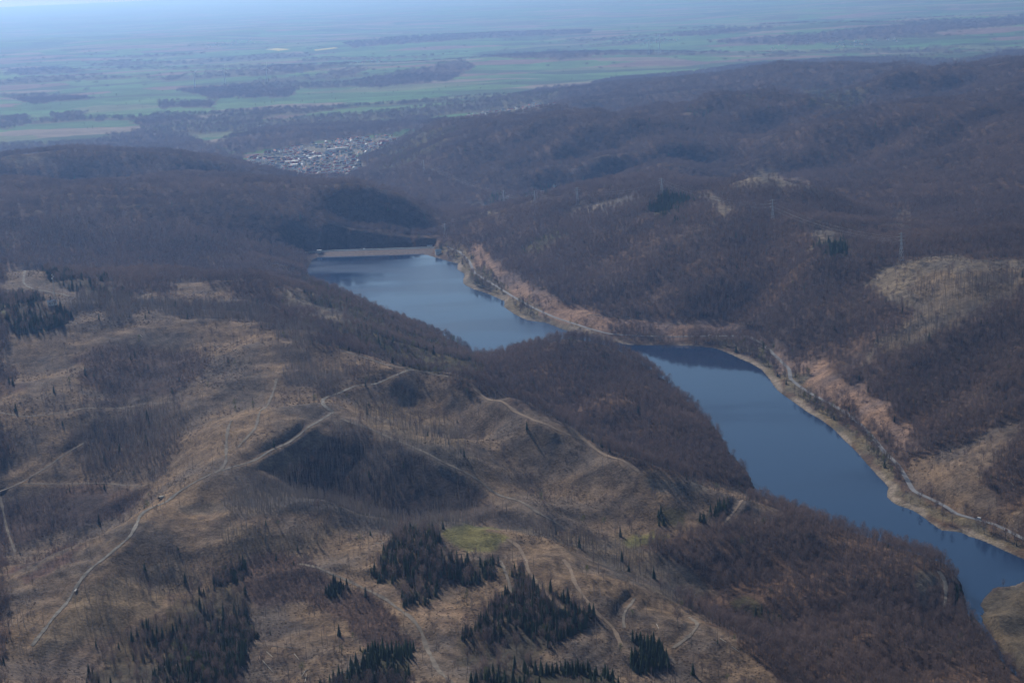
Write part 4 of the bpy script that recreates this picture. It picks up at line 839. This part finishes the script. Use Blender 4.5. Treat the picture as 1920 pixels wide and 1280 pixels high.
def wire(i, j):
    (p, H1), (q, H2) = pz[i], pz[j]; t = TB()
    for off, f_ in ((-8, .68), (8, .68), (-10, .8), (10, .8)):
        P_ = []
        for k in range(11):
            a = k / 10; x = p * (1 - a) + q * a; z = (p[2] + H1 * f_) * (1 - a) + (q[2] + H2 * f_) * a - 4 * a * (1 - a) * 14; P_.append((x[0] + off * math.cos(.35), x[1] + off * math.sin(.35), z))
        for a, b in zip(P_[:-1], P_[1:]): t.tube(a, b, .07, .07, 0, 3)
    link('power_line', t.mesh('power_line', [M['steel']]), None, 'thin power cables slung from the ' + PY[i][3].replace('lattice pylon ', 'pylon '), 'cable', 'cables of the power line')
for i, j in ((7, 6), (6, 5), (5, 4), (4, 3), (3, 2), (2, 0)): wire(i, j)
p = ground_at(103, 566, rmin=2200); e = root('radio_mast', p, .2, 'slender lattice radio mast behind the hut and spruces', 'mast')
t = TB()
for a in range(3):
    bar(t, (1.6 * math.cos(a * 2.1), 1.6 * math.sin(a * 2.1), -1), (.5 * math.cos(a * 2.1), .5 * math.sin(a * 2.1), 52), .3)
part('mast_frame', t, M['steel'], e); t = TB()
for k in range(13):
    for a in range(3):
        r0_, r1_ = 1.6 - 1.1 * k / 13, 1.6 - 1.1 * (k + 1) / 13; bar(t, (r0_ * math.cos(a * 2.1), r0_ * math.sin(a * 2.1), k * 4), (r1_ * math.cos(a * 2.1 + 2.1), r1_ * math.sin(a * 2.1 + 2.1), k * 4 + 4), .14)
part('bracing', t, M['steel'], e)
for z_, a in ((46, 0), (49, 2), (43, 4)):
    t = TB(); c = Vector((math.cos(a) * 1.6, math.sin(a) * 1.6, z_)); d = Vector((math.cos(a), math.sin(a), 0)); t.tube(c, c + d * .8, 1.3, 1.1, 0, 10, True); part('antenna_dish', t, M['white'], e)

# wind turbines
def turbine(px, py, H, a0, label, rmin):
    p = ground_at(px, py, rmin=rmin); e = root('wind_turbine', p, 0, label, 'wind turbine', 'wind turbines on the plain')
    t = TB(); t.tube((0, 0, -5), (0, 0, H), 4.6, 2.8, 0, 10); part('tower', t, M['turbine'], e); t = TB(); t.box((0, 1, H + 1.6), (4, 11, 4), 0); part('nacelle', t, M['turbine'], e); t = TB(); t.tube((0, -4.2, H + 1.6), (0, -7, H + 1.6), 2, .8, 0, 8, True); part('hub', t, M['turbine'], e)
    for k in range(3):
        a = a0 + k * 2.0944; d = Vector((math.sin(a), 0, math.cos(a))); s_ = Vector((d.z, 0, -d.x)); c = Vector((0, -5.6, H + 1.6)); R_ = H * .42; t = TB(); kk = 0
        st = [(0, 1.0), (.12, 1.9), (.5, 1.2), (1, .35)]
        for f_, w_ in st:
            o_ = c + d * R_ * f_
            for q in ((-w_, 0), (0, -.5), (w_, 0), (0, .5)): t.v.append(tuple(o_ + s_ * q[0] + Vector((0, q[1], 0))))
        for i in range(3):
            for j in range(4): t.f.append((i * 4 + j, i * 4 + (j + 1) % 4, i * 4 + 4 + (j + 1) % 4, i * 4 + 4 + j)); t.m.append(0)
        t.f.append((12, 13, 14, 15)); t.m.append(0); part('blade', t, M['turbine'], e)
turbine(366, 167, 130, .9, 'white wind turbine with raised blades beside the dark copse', 12000); turbine(422, 159, 125, .3, 'white wind turbine standing between two others on the plain', 12000); turbine(501, 155, 125, .15, 'white wind turbine at the end of the row near brown fields', 12000)
turbine(1217, 103, 110, .4, 'small far wind turbine left partner of a pair above green fields', 14000); turbine(1237, 101, 135, .1, 'larger far wind turbine of the pair above green fields', 14000)

# vehicles
def wheels(e, xs, w_, r=.38):
    for x in xs:
        for y in (-w_, w_):
            t = TB(); t.tube((x, y - .12, r), (x, y + .12, r), r, r, 0, 10, True); part('wheel', t, M['tyre'], e)
def shell(prof, hw, inset=.12):
    """a car body: side profile swept across the width, narrowing towards the roof"""
    t = TB(); k = len(prof); zt = max(z for _, z in prof)
    for sgn in (-1, 1):
        for x, z in prof: t.v.append((x, sgn * (hw - inset * max(0, z - .9)), z))
    for i in range(k): j = (i + 1) % k; t.f.append((i, j, k + j, k + i)); t.m.append(0)
    t.f.append(tuple(range(k - 1, -1, -1))); t.m.append(0); t.f.append(tuple(range(k, 2 * k))); t.m.append(0); return t
def pane(t, x0, x1, y, z0, z1, slant=0): 
    s_ = 1 if y > 0 else -1; t.v += [(x0, y, z0), (x1, y, z0), (x1 - slant, y - s_ * .08, z1), (x0 + slant, y - s_ * .08, z1)]; k = len(t.v) - 4; t.f.append((k, k + 1, k + 2, k + 3)); t.m.append(0)
def vehicle(name, loc, rz_, label, cat, body, prof, hw, L_, zr, wind, sidew):
    e = root(name, loc, rz_, label, cat); part('body', shell(prof, hw), body, e); wheels(e, (-L_ * .3, L_ * .32), hw - .08)
    x0, z0, x1, z1 = wind; t = TB(); g_ = .03; t.v = [(x0 + g_, -hw * .8, z0 + g_), (x0 + g_, hw * .8, z0 + g_), (x1 + g_, hw * .72, z1 + g_), (x1 + g_, -hw * .72, z1 + g_)]; t.f = [(0, 1, 2, 3)]; t.m = [0]; part('windscreen', t, M['glass'], e)
    for y in (-1, 1):
        t = TB(); pane(t, sidew[0], sidew[1], y * (hw + .02 - .12 * max(0, sidew[2] - .9)), sidew[2], sidew[3], .15); part('side_window', t, M['glass'], e)
        t = TB(); t.box((prof[1][0] - .02, y * hw * .7, .75), (.08, .3, .18), 0); part('headlight', t, M['white'], e)
    return e
VAN = [(-3.4, .35), (3.3, .35), (3.45, .9), (2.9, 1.25), (2.2, 2.1), (1.9, 2.9), (-3.3, 2.95), (-3.45, .6)]
CAR = [(-2.1, .3), (2.1, .3), (2.2, .75), (1.1, .95), (.4, 1.45), (-1.3, 1.48), (-2.0, .98), (-2.2, .7)]
PICK = [(-2.6, .4), (2.5, .4), (2.6, 1.0), (1.4, 1.15), (.8, 1.85), (-.6, 1.88), (-.9, 1.2), (-2.65, 1.15)]
def on_line(key, px, py, side=0.0):
    P_, wd, _ = LINES[key]; a, b = project(P_); i = int(np.argmin((a - px) ** 2 + (b - py) ** 2)); i = min(max(i, 1), len(P_) - 2); d = P_[i + 1] - P_[i - 1]; rz_ = math.atan2(d[1], d[0])
    z_ = max(P_[i][2], float(height(P_[i][0], P_[i][1]))) + .13
    return (P_[i][0] - math.sin(rz_) * side, P_[i][1] + math.cos(rz_) * side, z_), rz_
l, a = on_line('lake_road', 1831, 973, 1.6); vehicle('camper_van', l, a + math.pi, 'white camper van driving on the lake road above the lake head', 'van', M['white'], VAN, 1.1, 6.9, 0, (2.9, 1.25, 2.2, 2.1), (.9, 2.1, 1.4, 2.1))
l, a = on_line('lake_road', 1333, 630, 1.6); vehicle('delivery_van', l, a, 'white van on the road at the lake bend', 'van', M['white'], VAN, 1.1, 6.9, 0, (2.9, 1.25, 2.2, 2.1), (.9, 2.1, 1.4, 2.1))
l, a = on_line('lake_road', 1890, 990, -1.6); vehicle('parked_car', l, a, 'dark red car at the roadside behind the camper van', 'car', M['redcar'], CAR, .9, 4.4, 0, (1.1, .95, .4, 1.45), (-1.2, .5, .98, 1.38))
l, a = on_line('gravel_track', 132, 1108, -2.6); vehicle('pickup_truck', l, a, 'dark pickup truck stopped beside the lower gravel track', 'truck', M['darkcar'], PICK, .98, 5.2, 0, (1.4, 1.15, .8, 1.85), (-.5, .9, 1.25, 1.75))
l = at_z(683, 467.5, 9.0); vehicle('service_van', l, drz, 'pale van parked on the dam crest', 'van', M['white'], VAN, 1.1, 6.9, 0, (2.9, 1.25, 2.2, 2.1), (.9, 2.1, 1.4, 2.1))

# arched shelter beside the gravel track
p = ground_at(303, 934); e = root('shelter', p, .75, 'shelter with pale arched roof beside the gravel track', 'shelter', scale=.85)
t = TB(); k = 12
for x in (-4.6, 4.6):
    for rr in (2.75, 2.95):
        for i in range(k + 1): w_ = math.pi * i / k; t.v.append((x, -math.cos(w_) * rr, .9 + math.sin(w_) * rr))
q = k + 1
for i in range(k):
    t.f += [(q + i, q + i + 1, 3 * q + i + 1, 3 * q + i), (i, 2 * q + i, 2 * q + i + 1, i + 1), (i, i + 1, q + i + 1, q + i), (2 * q + i, 3 * q + i, 3 * q + i + 1, 2 * q + i + 1)]; t.m += [0] * 4
part('roof', t, M['cream'], e)
for y in (-2.75, 2.75):
    t = TB(); t.box((0, y, .2), (9, .2, 2.4), 0); part('side_wall', t, M['timber'], e)
t = TB(); t.box((4.3, 0, 1.2), (.2, 5.2, 3.6), 0); part('end_wall', t, M['timber'], e)

# felled trunks lying on the cut ground
LOGS = [((500,1222),(525,1244)),((492,1238),(514,1262)),((512,1211),(590,1218)),((552,1226),(561,1237)),((564,1263),(585,1250)),((566,1268),(574,1255)),((572,1278),(575,1263)),((442,1238),(457,1253)),((400,647),(415,653)),((438,656),(446,661)),((1350,1197),(1362,1204)),((1372,1212),(1386,1222)),((1868,895),(1877,900)),((1831,893),(1838,896)),((1895,903),(1901,911)),((1688,1071),(1700,1079)),((1714,1084),(1728,1093)),((1736,1103),(1746,1111)),((175,618),(184,623)),((262,628),(268,633)),((1231,1170),(1236,1180)),((704,1018),(722,1020)),((712,1012),(728,1024)),((1700,878),(1706,880)),((1813,880),(1818,882))]
WHERE = ['in the hollow among slash and brown scrub', 'on the bare crest of the upper clearing', 'on the slope beside the beech forest edge', 'on the open cut above the lake road', 'on the clearing above the lake head', 'beside the track below the dead stand']
def logwhere(x, y): return WHERE[0] if x < 640 and y > 1150 else WHERE[1] if y < 700 else WHERE[2] if 1200 < x < 1450 else WHERE[3] if x > 1690 and y < 1000 else WHERE[4] if x > 1600 else WHERE[5]
for (a, b) in LOGS:
    p, q = Vector(ground_at(*a)), Vector(ground_at(*b)); d = q - p
    if d.length > 32: q = p + d.normalized() * 32
    p.z += .45; q.z += .4; L_ = q - p; t = TB()
    for i in range(4):
        s0, s1 = p + L_ * i / 4, p + L_ * (i + 1) / 4; t.tube(s0 - p, s1 - p + Vector((0, 0, .02 * i)), .50 - .08 * i, .42 - .08 * i, 0, 6, True)
    o = link('fallen_log', t.mesh('fallen_log', [M['log']]), None, 'pale debarked trunk lying ' + logwhere(*a), 'log', 'felled trunks'); o.location = p

# rapeseed fields in bloom on the plain
for poly, lab in (([(498,93),(520,91),(545,93),(522,96)], 'rape_field'), ([(588,94),(630,89),(634,91),(592,96)], 'rape_field')):
    pp = []
    for i in range(len(poly)):
        for f_ in (0, .5): a, b = np.array(poly[i]), np.array(poly[(i + 1) % len(poly)]); pp.append(ground_at(*(a * (1 - f_) + b * f_), rmin=9000))
    c = np.mean(pp, 0); t = TB(); t.v = [tuple(c + [0, 0, 2.0])] + [tuple(x + np.array([0, 0, 2.0])) for x in pp]; t.f = [(0, i + 1, (i + 1) % len(pp) + 1) for i in range(len(pp))]; t.m = [0] * len(t.f); link(lab, t.mesh(lab, [M['rape']]), 'structure')
print('all', time.time() - T0)

# ------------------------------------------------------------------ haze: the air itself
hm = bpy.data.materials.new('haze_air'); hm.use_nodes = True; n = hm.node_tree; n.nodes.remove(n.nodes['Principled BSDF'])
pv = n.nodes.new('ShaderNodeVolumePrincipled'); pv.inputs['Color'].default_value = (.26, .48, 1, 1); pv.inputs['Absorption Color'].default_value = (.325, .325, .325, 1); pv.inputs['Density'].default_value = 3.3e-5; pv.inputs['Anisotropy'].default_value = .5
n.links.new(pv.outputs[0], n.nodes['Material Output'].inputs['Volume'])
hb = TB(); hb.box((0, 0, 350), (225000, 225000, 1500), 0)
link('haze', hb.mesh('haze', [hm]), 'stuff', 'blue spring haze filling the air over the valley', 'haze')
